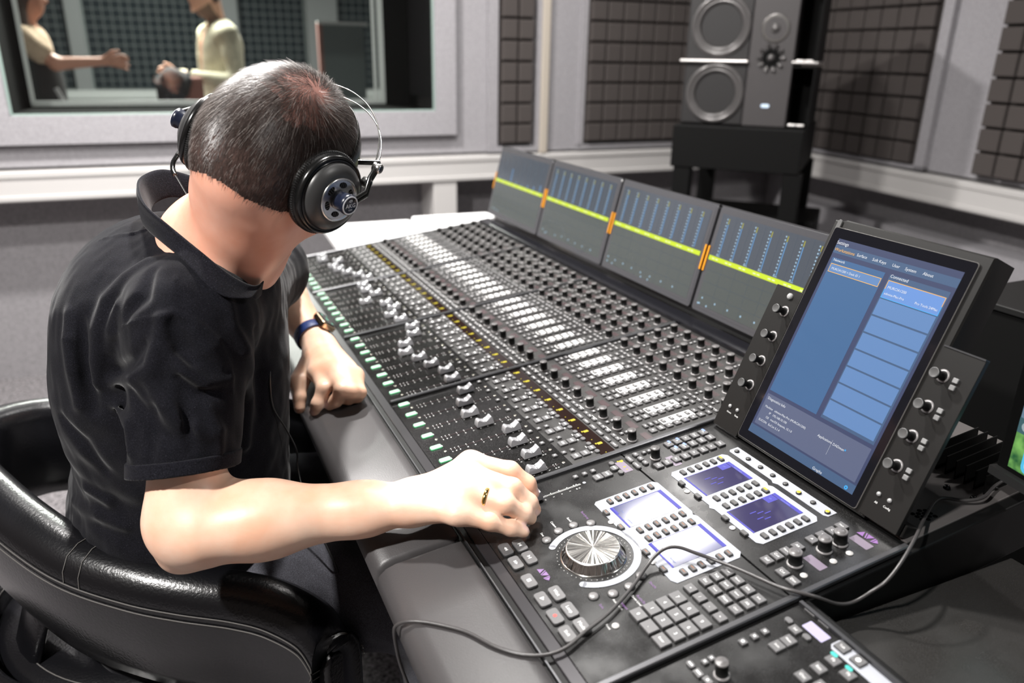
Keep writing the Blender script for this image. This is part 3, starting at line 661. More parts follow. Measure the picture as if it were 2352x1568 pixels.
# four small colour displays
def lcd(u0, u1, v0, v1, bright, k):
    mb = MB(); mb.rbox((u0+u1)/2, (v0+v1)/2, u1-u0, v1-v0, .0001, .0009, .0005, 0, 0)
    z = .00105
    def q(a, b, c, d, m_): mb.add([(u0+a*(u1-u0), v0+b*(v1-v0), z), (u0+c*(u1-u0), v0+b*(v1-v0), z), (u0+c*(u1-u0), v0+d*(v1-v0), z), (u0+a*(u1-u0), v0+d*(v1-v0), z)], [(0, 1, 2, 3)], m_)
    q(0, 0, 1, .03, 1); q(0, .0, .012, 1, 1); q(0, .93, 1, 1, 1)
    if bright: q(.0, .0, .35, .06, 1)
    else:
        z = .00108; q(.01, .72, .26, .92, 1); z = .00112
        mb.text('1/7', u0+.006, v1-.013, z, .003, 2, 0); mb.text('Instrument', u0+.022, v1-.003, z, .0034, 2, 0)
        for i in range(5): q(.35+i*.09, .28+.1*(i % 3), .38+i*.09, .40+.1*(i % 3), 1)
    if bright: mb.text('1.2dB', u0+.014, v0+.010, z+.0001, .003, 2); mb.text('Settings', u1-.010, v0+.008, z+.0001, .0036, 2)
    mb.build('small_display', [mat('lcd_glass%d' % k, (.020, .018, .045) if not bright else (.05, .055, .11), .10, spec=.8, emit=(.032, .026, .075), es=.6), emi('lcd_blue%d' % k, (.09, .08, .75), .9), emi('lcd_text%d' % k, (.45, .55, 1), .9)], mas)
lcd(1.4235, 1.4690, .1385, .2145, True, 1); lcd(1.5065, 1.5545, .1405, .2145, True, 2); lcd(1.4180, 1.4650, .2545, .3280, False, 3); lcd(1.5045, 1.5525, .2545, .3290, False, 4)
# jog wheel
M['wheel'] = mat('turned_steel', (.83, .80, .76), .17, metal=1)
def radial(name):
    m = M['wheel'].copy(); m.name = name; nt = m.node_tree; b = nt.nodes['Principled BSDF']
    tc = nt.nodes.new('ShaderNodeTexCoord'); b.inputs['Anisotropic'].default_value = .92; b.inputs['Roughness'].default_value = .26
    tg = nt.nodes.new('ShaderNodeTangent'); tg.direction_type = 'RADIAL'; tg.axis = 'Z'; nt.links.new(tg.outputs[0], b.inputs['Tangent'])
    return m
mb = MB(); mb.lathe([(.0385, 0), (.0385, .0008), (.0372, .0012)], 96, mats=[0, 0], cap=False)
rw_ = np.random.RandomState(4); NW = 150
rim = [(2*PI*i/NW) for i in range(NW)]
for i in range(NW):                                      # turned side: narrow facets of slightly different lean
    a, b = rim[i], rim[(i+1) % NW] if i < NW-1 else 2*PI; j1, j2 = rw_.uniform(-.0005, .0005, 2); m_ = i % 1
    vs = [((.0369+j1)*math.cos(a), (.0369+j1)*math.sin(a), .0016), ((.0369-j1)*math.cos(b), (.0369-j1)*math.sin(b), .0016), ((.0316+j2)*math.cos(b), (.0316+j2)*math.sin(b), .0110), ((.0316-j2)*math.cos(a), (.0316-j2)*math.sin(a), .0110)]
    mb.add(vs, [(0, 1, 2, 3)], 0)
mb.lathe([(.0372, .0008), (.0368, .0018)], 96, 0, cap=False); mb.lathe([(.0318, .0106), (.0311, .0117), (.0300, .0118)], 96, 1, cap=False); mb.lathe([(.0300, .0112), (.0001, .0112)], 64, 1, cap=False)
tilt = 0
for i in range(NW):                                      # turned face: radial facets
    a, b = rim[i], rim[i+1] if i < NW-1 else 2*PI; tilt = .82*tilt+rw_.uniform(-.00022, .00022); sp_ = rw_.uniform(-.00008, .00008)
    mb.add([(0, 0, .01175), (.0300*math.cos(a), .0300*math.sin(a), .0118+tilt*.5-sp_), (.0300*math.cos(b), .0300*math.sin(b), .0118+tilt*.5+sp_)], [(0, 1, 2)], 2)
jw = mb.build('jog_wheel', [mat('wheel_side', (.80, .77, .73), .16, metal=1), M['silver'], mat('wheel_face', (.86, .84, .80), .16, metal=1)], mas, (1.490, .0770, 0))
# knobs of the master module
for u, v, r_, h_ in ((1.3565, .2525, .0063, .0172), (1.616, .2575, .0075, .0170), (1.6150, .3005, .0075, .0170), (1.6150, .3235, .0075, .0170)):
    mb = MB(); knob_mb(mb, 0, 0, r_, h_, 28); mb.build('control_knob', [M['knob'], M['knobtop'], M['knobring']], mas, (u, v, 0))
for u, v, t in ((1.5975, .235, 'Ref'), (1.5975, .2490, 'Cue'), (1.5970, .2630, 'Mono'), (1.5970, .279, 'Alt'), (1.596, .301, 'A'), (1.596, .316, 'B'), (1.596, .331, 'C'), (1.595, .346, 'Main'), (1.621, .2355, 'Cut'), (1.637, .2355, 'Dim')): keyo('function_key', u, v, .0125, .0108, .003, .0006, t)
c = bpy.data.objects.new('fader_cap', capm); COL.objects.link(c); c.parent = mas; c.location = (1.3565, .0630, .0022)
# ---------------- joystick / side module
mb = MB(); mb.box((1.823, .0985, -.0035), (.315, .235, .007)); mb.box((1.823, .2185, -.001), (.315, .004, .012), 1)
mb.rbox(1.700+.001, .2050, .026, .0125, .0001, .0003, .001, 0, 5)
mb.prism(P((1757, 201), (1785, 201), (1785, 190), (1830, 190), (1900, 190), (1900, 219), (1724, 219), (1720, 215), (1720, 205), (1724, 201)), 0, .0006, 0, 3)
mb.rbox(1.722, -.006, .110, .052, 0, .0006, .006, 0, 3); mb.rbox(1.724, -.010, .090, .030, .0006, .0012, .004, 0, 4)
side = mb.build('side_module', [M['master'], M['bar'], M['white_ink'], M['plate'], M['key'], mat('display_pale', (.30, .28, .40), .3), M['yel']], con)
for u, v, a, b, t in ((1.6780, .135, .0075, .0072, 'icon'), (1.6780, .149, .0070, .0068, 'sq'), (1.6780, .162, .0070, .0068, 'sq'), (1.6980, .159, .0120, .0125, 'Solo'), (1.6980, .173, .0120, .0125, 'Mute'), (1.6780, .192, .0090, .0062, None), (1.6905, .1885, .0110, .0095, 'Sel'), (1.7030, .1910, .0090, .0062, None), (1.680, .219, .0165, .0062, 'bar'), (1.6985, .219, .0165, .0062, 'bar'),
                     (1.676, .075, .0095, .0062, 'bar'), (1.680, .0885, .0060, .0058, 'sq'), (1.6795, .0965, .0060, .0058, 'sq'), (1.688, .075, .0098, .0070, 'bar'), (1.699, .077, .0098, .0066, 'sq'), (1.7370, .154, .0125, .0108, 'Osc'), (1.7370, .173, .0125, .0108, 'Rtn'), (1.7365, .191, .0125, .0108, 'Fb'), (1.7535, .160, .0125, .0108, 'Aux'), (1.7550, .190, .0125, .0108, 'Tb'), (1.7290, .2100, .0125, .0105, 'Talk'), (1.7480, .2100, .0125, .0105, 'icon')):
    o = keyo('side_key', u, v, a, b, .003, .0028 if b < .0065 and a > .008 else .0008, t, parent=side)
    if (u, v) in ((1.7365, .191), (1.7550, .190)):
        mb = MB(); mb.rbox(-.004, .0050, .0075, .0040, .0031, .0036, .0018, 0, 0); mb.build('key_light', M['cyan'], o)
mb = MB(); knob_mb(mb, 0, 0, .0063, .0172, 24); mb.build('control_knob', [M['knob'], M['knobtop'], M['knobring']], side, (1.6990, .0930, 0))
# ---------------- four meter screens
AD = math.atan2(.1845, .070)
M['dframe'] = mat('display_frame', (.05, .05, .055), .25); M['dglass'] = mat('display_glass', (.028, .031, .036), .16, spec=.7, emit=(.030, .040, .055), es=1.0)
M['dlow'] = mat('display_lower', (.03, .034, .032), .18, spec=.7, emit=(.033, .040, .040), es=1.0)
M['lime'] = emi('lime_bar', (.72, .90, .03), 1.0); M['limetxt'] = emi('lime_text', (.95, 1, .65), 1.0)
M['mblue'] = emi('meter_blue', (.13, .32, .60), 1.0); M['mtick'] = emi('meter_tick', (.42, .62, .80), 1.0); M['myel'] = emi('meter_yellow', (.45, .42, .04), .9)
M['dgrid'] = emi('display_grid', (.07, .10, .14), 1.0); M['orange'] = mat('orange_tab', (.55, .22, .01), .35)
DM = [M['dframe'], M['dglass'], M['dlow'], M['lime'], M['mblue'], M['mtick'], M['myel'], M['dgrid'], M['limetxt']]
def qd(mb, a0, b0, a1, b1, z, m_): mb.add([(a0, b0, z), (a1, b0, z), (a1, b1, z), (a0, b1, z)], [(0, 1, 2, 3)], m_)
for m_ in range(4):
    T = Matrix.Translation((m_*PER-.0345, .588, .0265)) @ rotm('X', AD)
    mb = MB(); mb.T = T
    mb.rbox(.1685, .0985, .331, .2000, -.012, .0006, .006, .001, 0); mb.box((.1685, .199, -.006), (.331, .003, .012), 3); mb.box((.1685, .06, -.022), (.25, .09, .022), 2)
    du = mb.build('display_housing', [M['dframe'], M['black'], M['black'], M['bar']], con)
    mb = MB(); mb.T = T
    qd(mb, .0085, .006, .3285, .1925, .0009, 0); qd(mb, .0140, .012, .3200, .099, .0011, 2); qd(mb, .0140, .099, .3200, .186, .0011, 1); qd(mb, .0105, .0978, .3215, .1066, .0014, 3)
    for k in range(9): qd(mb, .0165+k*.0376, .108, .0169+k*.0376, .186, .0012, 7)
    for k in range(1, 8): qd(mb, .0165+k*.0376, .012, .0169+k*.0376, .098, .0012, 7)
    for k in range(1, 4): qd(mb, .0140, .012+k*.0225, .3200, .0124+k*.0225, .0012, 7)
    for k in range(8):
        xm = .0345+k*.0376
        if m_ == 0:
            h_ = (.111, .111, .1455, .113, .111, .1145, .118, .126)[k]
            qd(mb, xm, .109, xm+.0042, h_, .0013, 4); qd(mb, xm-.009, .109, xm-.0075, .172, .0012, 7)
        else:
            qd(mb, xm, .1105, xm+.0022, .1790, .0013, 4); qd(mb, xm, .1690, xm+.0022, .1790, .0014, 6)
            for i in range(12):
                b = .1115+i*.0060; mb.lathe([(.0016, .0013), (.0001, .0014)], 6, 5, False, c=(xm-.0036, b, 0))
            if m_ == 3: qd(mb, xm-.0062, .1085, xm+.0035, .1096, .0013, 5)
        for j in range(2): qd(mb, .020+k*.0376+j*.010, .1010, .027+k*.0376+j*.010, .1030, .0016, 8)
    dots = {0: [(.035, .020), (.05, .018), (.07, .017)], 1: [(.03, .022), (.045, .016), (.052, .018), (.10, .020), (.135, .024), (.17, .023), (.205, .022), (.24, .022), (.28, .022)], 2: [(.022, .026), (.022, .016), (.043, .015), (.052, .024), (.085, .024), (.12, .023), (.155, .022), (.160, .014), (.185, .014), (.19, .022), (.23, .022), (.27, .022)], 3: [(.026, .026), (.018, .014), (.022, .0145), (.043, .014), (.064, .024), (.100, .023), (.136, .0225), (.172, .0225), (.21, .0225), (.25, .0225)]}[m_]
    for a, b in dots: mb.lathe([(.0020, .0013), (.0001, .0015)], 8, 5, False, c=(a, b, 0))
    if m_ == 1:
        pts = [(.02, .025), (.06, .045), (.10, .050), (.14, .040), (.18, .036), (.22, .040), (.26, .022)]
        mb.tube([(a, b, .0013) for a, b in [(.02+.01*i, .030+.022*math.sin(i*.24)+.004*math.sin(i*.8)) for i in range(26)]], .0003, 4, 7)
    mb.build('display_screen', DM, du)
    mb = MB(); mb.T = T
    for x in (.0045, .3325): mb.box((x, .0985, .0012), (.0042, .048, .0024))
    mb.build('edge_tab', M['orange'], du)
# screen bridge behind the knobs
mb = MB(); mb.box((.659, .572, -.004), (1.382, .034, .026)); mb.box((.659, .63, -.06), (1.382, .09, .10)); mb.build('screen_bridge', mat('bridge_black', (.008, .008, .010), .18), con, bevel=.002)
mb = MB(); mb.box((.659, .5570, .0035), (1.382, .003, .004)); mb.build('bridge_edge', M['bar'], con)
# ---------------- portrait touch screen with encoders either side
AT = math.atan2(.269, .1565); TT = Matrix.Translation((0, .3745, .010)) @ rotm('X', AT)
M['tsh'] = mat('touch_housing', (.008, .0075, .007), .40, metal=.2); M['tsg'] = mat('touch_glass', (.006, .006, .008), .07, spec=.6)
mb = MB(); mb.T = TT
mb.prism([(1.372, -.004), (1.600, -.004), (1.600, .320), (1.390, .3215), (1.384, .319), (1.372, .319)], -.040, -.001, .002, 0)
mb.rbox(1.353, .1035, .050, .2185, -.006, .0, .001, .0004, 0, bottom=True); mb.rbox(1.6180, .1060, .052, .213, -.006, .0, .001, .0004, 0, bottom=True)
mb.box((1.486, .10, -.07), (.14, .16, .07)); mb.box((1.6185, .2125, -.003), (.050, .0018, .008), 1)
ts = mb.build('touchscreen_housing', [M['tsh'], M['bar']], con)
mb = MB(); mb.T = TT; mb.rbox(1.486, .006, .320, .016, -.03, -.0085, .002, .001, 0); mb.build('touchscreen_foot', M['tsh'], ts)
mb = MB(); mb.T = TT; mb.rbox(1.4840, .1545, .2090, .3105, -.002, .0016, .004, .0006, 1); mb.rbox(1.4840, .1545, .2065, .3085, .0014, .0017, .0035, 0, 0); mb.rbox(1.383, .311, .007, .018, -.001, .0014, .003, .0004, 2)
mb.build('touch_glass', [M['tsg'], mat('glass_rim', (.16, .155, .15), .25, metal=.6), mat('clip', (.10, .10, .10), .2)], ts)
mb = MB(); mb.T = TT
def q(a0, b0, a1, b1, z, m_): qd(mb, a0, b0, a1, b1, z, m_)
zz = .0018
q(1.3945, .0125, 1.5765, .2955, zz, 0)
q(1.3945, .2760, 1.5765, .2870, zz+.0001, 4)                       # tab bar
q(1.3985, .0760, 1.4825, .2700, zz+.0001, 1)                       # left pane
q(1.4900, .0760, 1.5725, .2700, zz+.0001, 4)
for k in range(8): q(1.4915, .0790+k*.0230+(.001), 1.5700, .0790+k*.0230+.0218, zz+.0002, 2)
q(1.3985, .0265, 1.5725, .0710, zz+.0001, 3); q(1.3945, .0125, 1.5765, .0240, zz+.0001, 4)
def frame2(a0, b0, a1, b1, mt, mbt, t=.0008):
    q(a0, b1-t, a1, b1, zz+.0004, mt); q(a0, b0, a1, b0+t, zz+.0004, mbt); q(a0, (b0+b1)/2, a0+t, b1, zz+.0004, mt); q(a0, b0, a0+t, (b0+b1)/2, zz+.0004, mbt); q(a1-t, (b0+b1)/2, a1, b1, zz+.0004, mt); q(a1-t, b0, a1, (b0+b1)/2, zz+.0004, mbt)
q(1.4005, .2505, 1.4815, .2622, zz+.0003, 2); frame2(1.4005, .2505, 1.4815, .2622, 5, 5)
q(1.4915, .2400, 1.5710, .2628, zz+.0003, 7); frame2(1.4915, .2400, 1.5710, .2628, 5, 8)
tz = zz+.0006
for t, a, b, s_, m_, al in (('Settings', 1.3945, .2905, .0062, 6, 'L'), ('Workstations', 1.3960, .2812, .0058, 5, 'L'), ('Surface', 1.4325, .2815, .0054, 6, 'L'), ('Soft Keys', 1.4570, .2815, .0054, 6, 'L'), ('User', 1.4870, .2815, .0054, 6, 'L'), ('System', 1.5055, .2815, .0054, 6, 'L'), ('About', 1.5300, .2820, .0054, 6, 'L'),
                          ('Network', 1.4015, .2675, .0050, 6, 'L'), ('MURCIA1200 > Desk ID 1', 1.4045, .2560, .0042, 6, 'L'), ('Connected', 1.4915, .2683, .0056, 6, 'L'), ('MURCIA1200', 1.4950, .2545, .0046, 6, 'L'), ('admins-Mac-Pro', 1.4940, .2463, .0043, 6, 'L'), ('Pro Tools 24Mac', 1.5680, .2465, .0043, 6, 'R'),
                          ('Diagnostics Info', 1.4020, .0656, .0050, 6, 'L'), ('Machine', 1.4180, .0540, .0042, 6, 'R'), ('IP', 1.4180, .0476, .0042, 6, 'R'), ('OS', 1.4180, .0410, .0042, 6, 'R'), ('EUCON', 1.4180, .0340, .0042, 6, 'R'),
                          ('admins-Mac-Pro (MURCIA1200)', 1.4215, .0540, .0042, 6, 'L'), ('192.168.10.100', 1.4215, .0476, .0042, 6, 'L'), ('macOS Sequoia, 15.1.0', 1.4215, .0410, .0042, 6, 'L'), ('EuCon 5.1.4', 1.4215, .0340, .0042, 6, 'L'),
                          ('Applications', 1.4985, .0545, .0046, 6, 'L'), ('DADman', 1.5235, .0540, .0045, 6, 'L'), ('★', 1.5425, .0545, .004, 8, 'C'), ('Graphs', 1.5200, .0158, .0052, 6, 'C')):
    mb.text(t, a, b, tz, s_*1.02, m_, 0, al, italic=0)
q(1.4197, .030, 1.4199, .058, tz, 4); q(1.5212, .038, 1.5214, .058, tz, 6)
mb.lathe([(.0026, tz), (.0001, tz+.0001)], 10, 8, False, c=(1.5655, .0163, 0)); mb.lathe([(.001, tz+.0002), (.0001, tz+.0003)], 10, 4, False, c=(1.5655, .0163, 0))
def scr(name, c, k=1.0): return mat(name, tuple(x*.3 for x in c), .3, emit=c, es=k)
mb.build('touch_display', [scr('ts_back', (.035, .045, .095)), scr('ts_pane', (.040, .095, .200)), scr('ts_row', (.085, .165, .330)), scr('ts_diag', (.075, .090, .150)), scr('ts_bar', (.045, .080, .150)), emi('ts_orange', (1, .52, .10), 1.0), emi('ts_text', (.88, .90, .95), 1.0), scr('ts_sel', (.10, .20, .45)), emi('ts_cyan', (.05, .45, .95), 1.0)], ts)
encm = None
for u in (1.3612, 1.6083):
    for b in (.1805, .1427, .1055, .0680):
        if encm is None:
            mb = MB(); mb.lathe([(.0078, 0), (.0078, .0008), (.0058, .0010), (.0042, .0018), (.0040, .0120), (.0048, .0130), (.0060, .0138), (.0062, .0180), (.0056, .0190), (.0050, .0187), (.0001, .0187)], 24, mats=[2, 2, 0, 0, 0, 0, 0, 1, 1, 1])
            o = mb.build('encoder_knob', [M['knob'], mat('encoder_cap', (.07, .07, .07), .35), M['knobring']], ts); encm = o.data
        else: o = bpy.data.objects.new('encoder_knob', encm); COL.objects.link(o); o.parent = ts
        o.matrix_local = TT @ Matrix.Translation((u, b, 0))
M['enckey'] = mat('encoder_key', (.22, .22, .22), .3)
for b in (.1765, .1400, .1025, .0655):
    for db in (.0042, -.0042): mb = MB(); mb.T = TT; mb.rbox(1.6245, b+db, .0066, .0058, 0, .0026, .001, .0006, 0); mb.build('encoder_key', M['enckey'], ts)
mb = MB(); mb.T = TT
for a, b in ((1.3452, .0281), (1.3607, .0281), (1.6050, .0299), (1.6200, .0295)): mb.lathe([(.0028, 0), (.0026, .0016), (.0001, .0024)], 14, c=(a, b, 0))
mb.lathe([(.0046, 0), (.0044, .002), (.0030, .0034), (.0001, .0040)], 12, 0, False, c=(1.3593, .2023, 0))
for a, b, t in ((1.3476, .0198, 'Home'), (1.3631, .0200, 'Swap'), (1.6060, .0198, 'All'), (1.6205, .0205, 'Config')): mb.text(t, a, b, .0003, .0036, 1)
mb.build('panel_button', [mat('panel_button', (.30, .30, .30), .3), M['white_ink']], ts)
# ---------------- rear deck behind the touch screen
mb = MB(); mb.box((1.572, .52, -.004), (.158, .27, .008)); dk = mb.build('rear_deck', mat('rear_deck_grey', (.10, .092, .09), .5, metal=.3), con, bevel=.001)
mb = MB()
for i in range(7): mb.box((1.556+i*.013, .575, .012), (.0016, .09, .028))
mb.build('heat_fin', M['black'], dk)
mb = MB()
for i in range(4):
    for j in range(3):
        a = 1.618+j*.0065+(i % 2)*.00325; b = .432+i*.0057; mb.lathe([(.0031, .0002), (.0001, .0003)], 6, 0, False, c=(a, b, 0))
mb.build('hexagon_vent', M['blackfelt'], dk)
for a, b in ((1.603, .507), (1.6340, .513), (1.625, .561), (1.633, .551), (1.605, .60)):
    mb = MB(); mb.lathe([(.0042, 0), (.0042, .0012), (.0030, .0032), (.0012, .0036), (.0012, .0025), (.0001, .0025)], 14); mb.build('screw', mat('black_screw', (.03, .03, .03), .2, metal=.8), dk, (a, b, 0))
# ================================================================ FURNITURE AND SMALLER THINGS
# dark side table right of the console
ZT = .772
_n2 = np.array([_h[0], _h[1], 0])
MT = frame(np.array([CO[0], CO[1], 0]), EX, _n2, Z3)
t = empty('side_desk', MT @ Matrix.Translation((1.668, .232, 0))); tag(t, 'dark smudged side desk fitted against the right end of the console', 'desk')
M['desk'] = speck('desk_top', (.020, .019, .018), .30, amt=.5)
mb = MB(); mb.box((.35, .155, ZT-.015-.0), (.70, .335, .03)); mb.build('desktop', M['desk'], t, bevel=.002)
mb = MB(); mb.box((.35, .165, .36), (.66, .28, .70)); mb.build('cabinet_body', M['black'], t)
# two white topped stands beyond the far end
M['white_top2'] = mat('white_laminate_lit', (.95, .95, .95), .35)
for poly, zt, lab in (([(-.658, 2.608), (-.513, 2.239), (-.287, 2.508), (-.373, 2.723)], .775, 'white topped stand nearest the camera beyond the far console end'), ([(-.358, 2.653), (-.261, 2.409), (-.064, 2.680), (-.099, 2.756)], .800, 'white topped stand tucked behind the first one near the screens')):
    cx = sum(p[0] for p in poly)/4; cy = sum(p[1] for p in poly)/4
    t = empty('side_stand', Matrix.Translation((cx, cy, 0))); tag(t, lab, 'stand', 'white topped stands')
    # round the corners of the top
    out = []
    for i in range(4):
        p = np.array(poly[i]); a = np.array(poly[i-1])-p; b = np.array(poly[(i+1) % 4])-p; a = nrm(a); b = nrm(b); r = .018
        for k in range(5):
            f = k/4; q = p+a*r*(1-f)**2+b*r*f**2; out.append((q[0]-cx, q[1]-cy))
    mb = MB(); mb.prism(out, zt-.018, zt, .002, 0); mb.build('table_top', M['white_top2'], t)
    mb = MB(); mb.prism([(x*.80, y*.80) for x, y in out], .02, zt-.018, 0, 0); mb.build('cabinet_body', M['black'], t)
    mb = MB(); mb.T = Matrix.Translation((out[7][0]*.80+.02, out[7][1]*.80+.03, zt-.10)); mb.lathe([(.001, .012), (.008, .010), (.010, 0), (.008, -.010), (.001, -.012)], 12); mb.build('knob', M['screw'], t)
# computer monitor at the right frame edge
mx = nrm([.24, -.97, 0]); my = nrm([.97, .24, 0])
t = empty('computer_monitor', frame(np.array([.562, .796, 0]), mx, my, Z3)); tag(t, 'black computer monitor with a blue and green desktop picture on the side desk', 'monitor')
mb = MB(); mb.box((.27, .018, 1.055), (.54, .030, .345)); mb.build('monitor_body', M['black'], t, bevel=.003)
mb = MB(); mb.box((.27, .0, .889), (.54, .012, .010)); mb.build('lower_bezel', mat('monitor_lip', (.03, .03, .03), .3), t)
mb = MB(); y = .0022
def mq(a0, b0, a1, b1, m_, dy=0): mb.add([(a0, y-dy, b0), (a1, y-dy, b0), (a1, y-dy, b1), (a0, y-dy, b1)], [(0, 1, 2, 3)], m_)
mq(.016, .900, .524, 1.215, 0); mq(.016, .900, .524, .944, 1, .0004); mq(.016, .944, .524, .962, 2, .0006)
for i in range(12):
    a = .034+i*.040
    mb.T = Matrix.Translation((a+.014, y-.0010, .918)) @ rotm('X', PI/2)
    mb.rbox(0, 0, .032, .032, 0, .0004, .008, 0, 3 if i % 2 else 4); mb.rbox(0, 0, .024, .024, .0004, .0006, .006, 0, 4 if i % 2 else 5); mb.T = Matrix.Identity(4)
for i in range(8):
    mb.T = Matrix.Translation((.026+i*.03, y-.0010, .953)) @ rotm('X', PI/2); mb.lathe([(.0055, 0), (.0001, .0003)], 12, 6, False); mb.T = Matrix.Identity(4)
def grass_pic():
    m = emi('desktop_picture', (.05, .25, .07), 1.0); nt = m.node_tree; b = nt.nodes['Principled BSDF']; tc = nt.nodes.new('ShaderNodeTexCoord'); n = nt.nodes.new('ShaderNodeTexNoise'); n.inputs['Scale'].default_value = 60
    r = nt.nodes.new('ShaderNodeValToRGB'); r.color_ramp.elements[0].color = (.0, .06, .03, 1); r.color_ramp.elements[1].color = (.22, .5, .12, 1); r.color_ramp.elements[0].position = .35; r.color_ramp.elements[1].position = .7
    nt.links.new(tc.outputs['Object'], n.inputs['Vector']); nt.links.new(n.outputs['Fac'], r.inputs[0]); nt.links.new(r.outputs[0], b.inputs['Emission Color']); return m
mb.build('monitor_screen', [emi('monitor_sky', (.16, .24, .32), 1.0), grass_pic(), emi('monitor_dock', (.06, .13, .15), 1), emi('dock_green', (.25, .75, .45), 1), emi('dock_cyan', (.10, .55, .85), 1), emi('dock_white', (.8, .9, .95), 1), emi('dock_grey', (.35, .42, .45), 1)], t)
mb = MB(); mb.box((.27, .05, .90), (.08, .02, .20)); mb.box((.27, .06, ZT+.006), (.24, .12, .012)); mb.build('monitor_stand', M['black'], t)
# black box in place of another screen's back behind the console's right end
t = empty('screen_back_block', frame(np.array([.800, 1.28, 0]), EX, _n2, Z3)); tag(t, 'plain black cabinet behind the right end of the console', 'block')
mb = MB(); mb.box((.13, .12, .47), (.34, .24, .94)); mb.build('cabinet_body', M['black'], t, bevel=.004)
mb = MB(); mb.box((.13, .12, .946), (.35, .25, .012)); mb.build('block_top', mat('block_top', (.01, .01, .01), .4), t, bevel=.002)
# loose grey cable lying over the console and the armrest
def spline(pts, n=10):
    P = [np.array(p, float) for p in pts]; P = [2*P[0]-P[1]]+P+[2*P[-1]-P[-2]]; out = []
    for i in range(1, len(P)-2):
        for k in range(n):
            t = k/n; a, b, c, d = P[i-1], P[i], P[i+1], P[i+2]
            out.append(.5*((2*b)+(-a+c)*t+(2*a-5*b+4*c-d)*t*t+(-a+3*b-3*c+d)*t**3))
    out.append(P[-2]); return out
cab = [(1.640, .60, .016), (1.637, .549, .010), (1.646, .511, .010), (1.637, .491, .008), (1.620, .473, .007), (1.636, .431, .010), (1.664, .380, .018), (1.678, .346, .012), (1.683, .320, .000), (1.678, .304, -.012), (1.674, .283, -.020), (1.672, .262, -.014), (1.668, .236, .004), (1.655, .220, .0085), (1.638, .210, .008), (1.601, .195, .008), (1.574, .182, .008), (1.559, .169, .012), (1.545, .156, .016), (1.539, .143, .016), (1.539, .129, .012), (1.545, .113, .008), (1.564, .081, .006), (1.583, .043, .0065), (1.594, .008, .0065), (1.603, -.019, .0065), (1.601, -.040, .006), (1.590, -.060, .0065), (1.568, -.079, .0065), (1.538, -.095, .0065), (1.521, -.108, .0065), (1.500, -.129, .0065), (1.487, -.146, .005), (1.480, -.157, -.001), (1.480, -.1605, -.008), (1.477, -.1610, -.030), (1.475, -.1600, -.060), (1.478, -.155, -.10)]
mb = MB(); mb.tube(spline([CW(*p) for p in cab], 6), .0020, 8)
tag(mb.build('loose_cable', mat('cable_grey', (.045, .042, .042), .35), None), 'thin dark cable trailing from the rear deck over the console to the armrest', 'cable')
# ================================================================ smooth solid modelling for the figures
import openvdb as vdb
def A3(*p): return np.array(p, float)
def smin(a, b, k):
    h = np.clip(.5+.5*(b-a)/k, 0, 1); return b+(a-b)*h-k*h*(1-h)
def smax(a, b, k): return -smin(-a, -b, k)
class Cone:                                   # rounded cone
    def __init__(s, a, b, ra, rb, k=.01): s.a, s.b, s.ra, s.rb, s.k = np.array(a, float), np.array(b, float), ra, rb, k
    def __call__(s, p):
        pa = p-s.a; ba = s.b-s.a; h = np.clip((pa@ba)/(ba@ba+1e-12), 0, 1)
        return np.sqrt(((pa-h[:, None]*ba)**2).sum(1))-(s.ra+(s.rb-s.ra)*h)
    def bound(s): r = max(s.ra, s.rb); return np.minimum(s.a, s.b)-r, np.maximum(s.a, s.b)+r
class Ell:                                    # ellipsoid with axes rows R
    def __init__(s, c, r, R=None, k=.01): s.c, s.r, s.k = np.array(c, float), np.array(r, float), k; s.R = np.eye(3) if R is None else np.array(R, float)
    def __call__(s, p):
        q = (p-s.c)@s.R.T; k0 = np.sqrt(((q/s.r)**2).sum(1)); k1 = np.sqrt(((q/(s.r**2))**2).sum(1))+1e-9
        return k0*(k0-1)/k1
    def bound(s): r = max(s.r); return s.c-r, s.c+r
class FCone(Cone):                            # rounded cone flattened along axis n by factor f
    def __init__(s, a, b, ra, rb, n, f, k=.01): Cone.__init__(s, a, b, ra, rb, k); s.n = nrm(n); s.f = f
    def __call__(s, p):
        pa = p-s.a; ba = s.b-s.a; h = np.clip((pa@ba)/(ba@ba+1e-12), 0, 1)
        d = pa-h[:, None]*ba; dn = d@s.n; d2 = (d**2).sum(1)+dn**2*(1/s.f**2-1)
        L = np.sqrt(d2); return (L-(s.ra+(s.rb-s.ra)*h))*(s.f+(1-s.f)*.5)
def field(prims, extra=None):
    def f(p):
        d = np.full(len(p), 1.0)
        for q in prims:
            lo, hi = q.bound(); m = np.all((p > lo-.05) & (p < hi+.05), axis=1)
            if m.any():
                e = q(p[m]); dm = d[m]
                d[m] = smin(dm, e, q.k)
        return extra(p, d) if extra else d
    return f
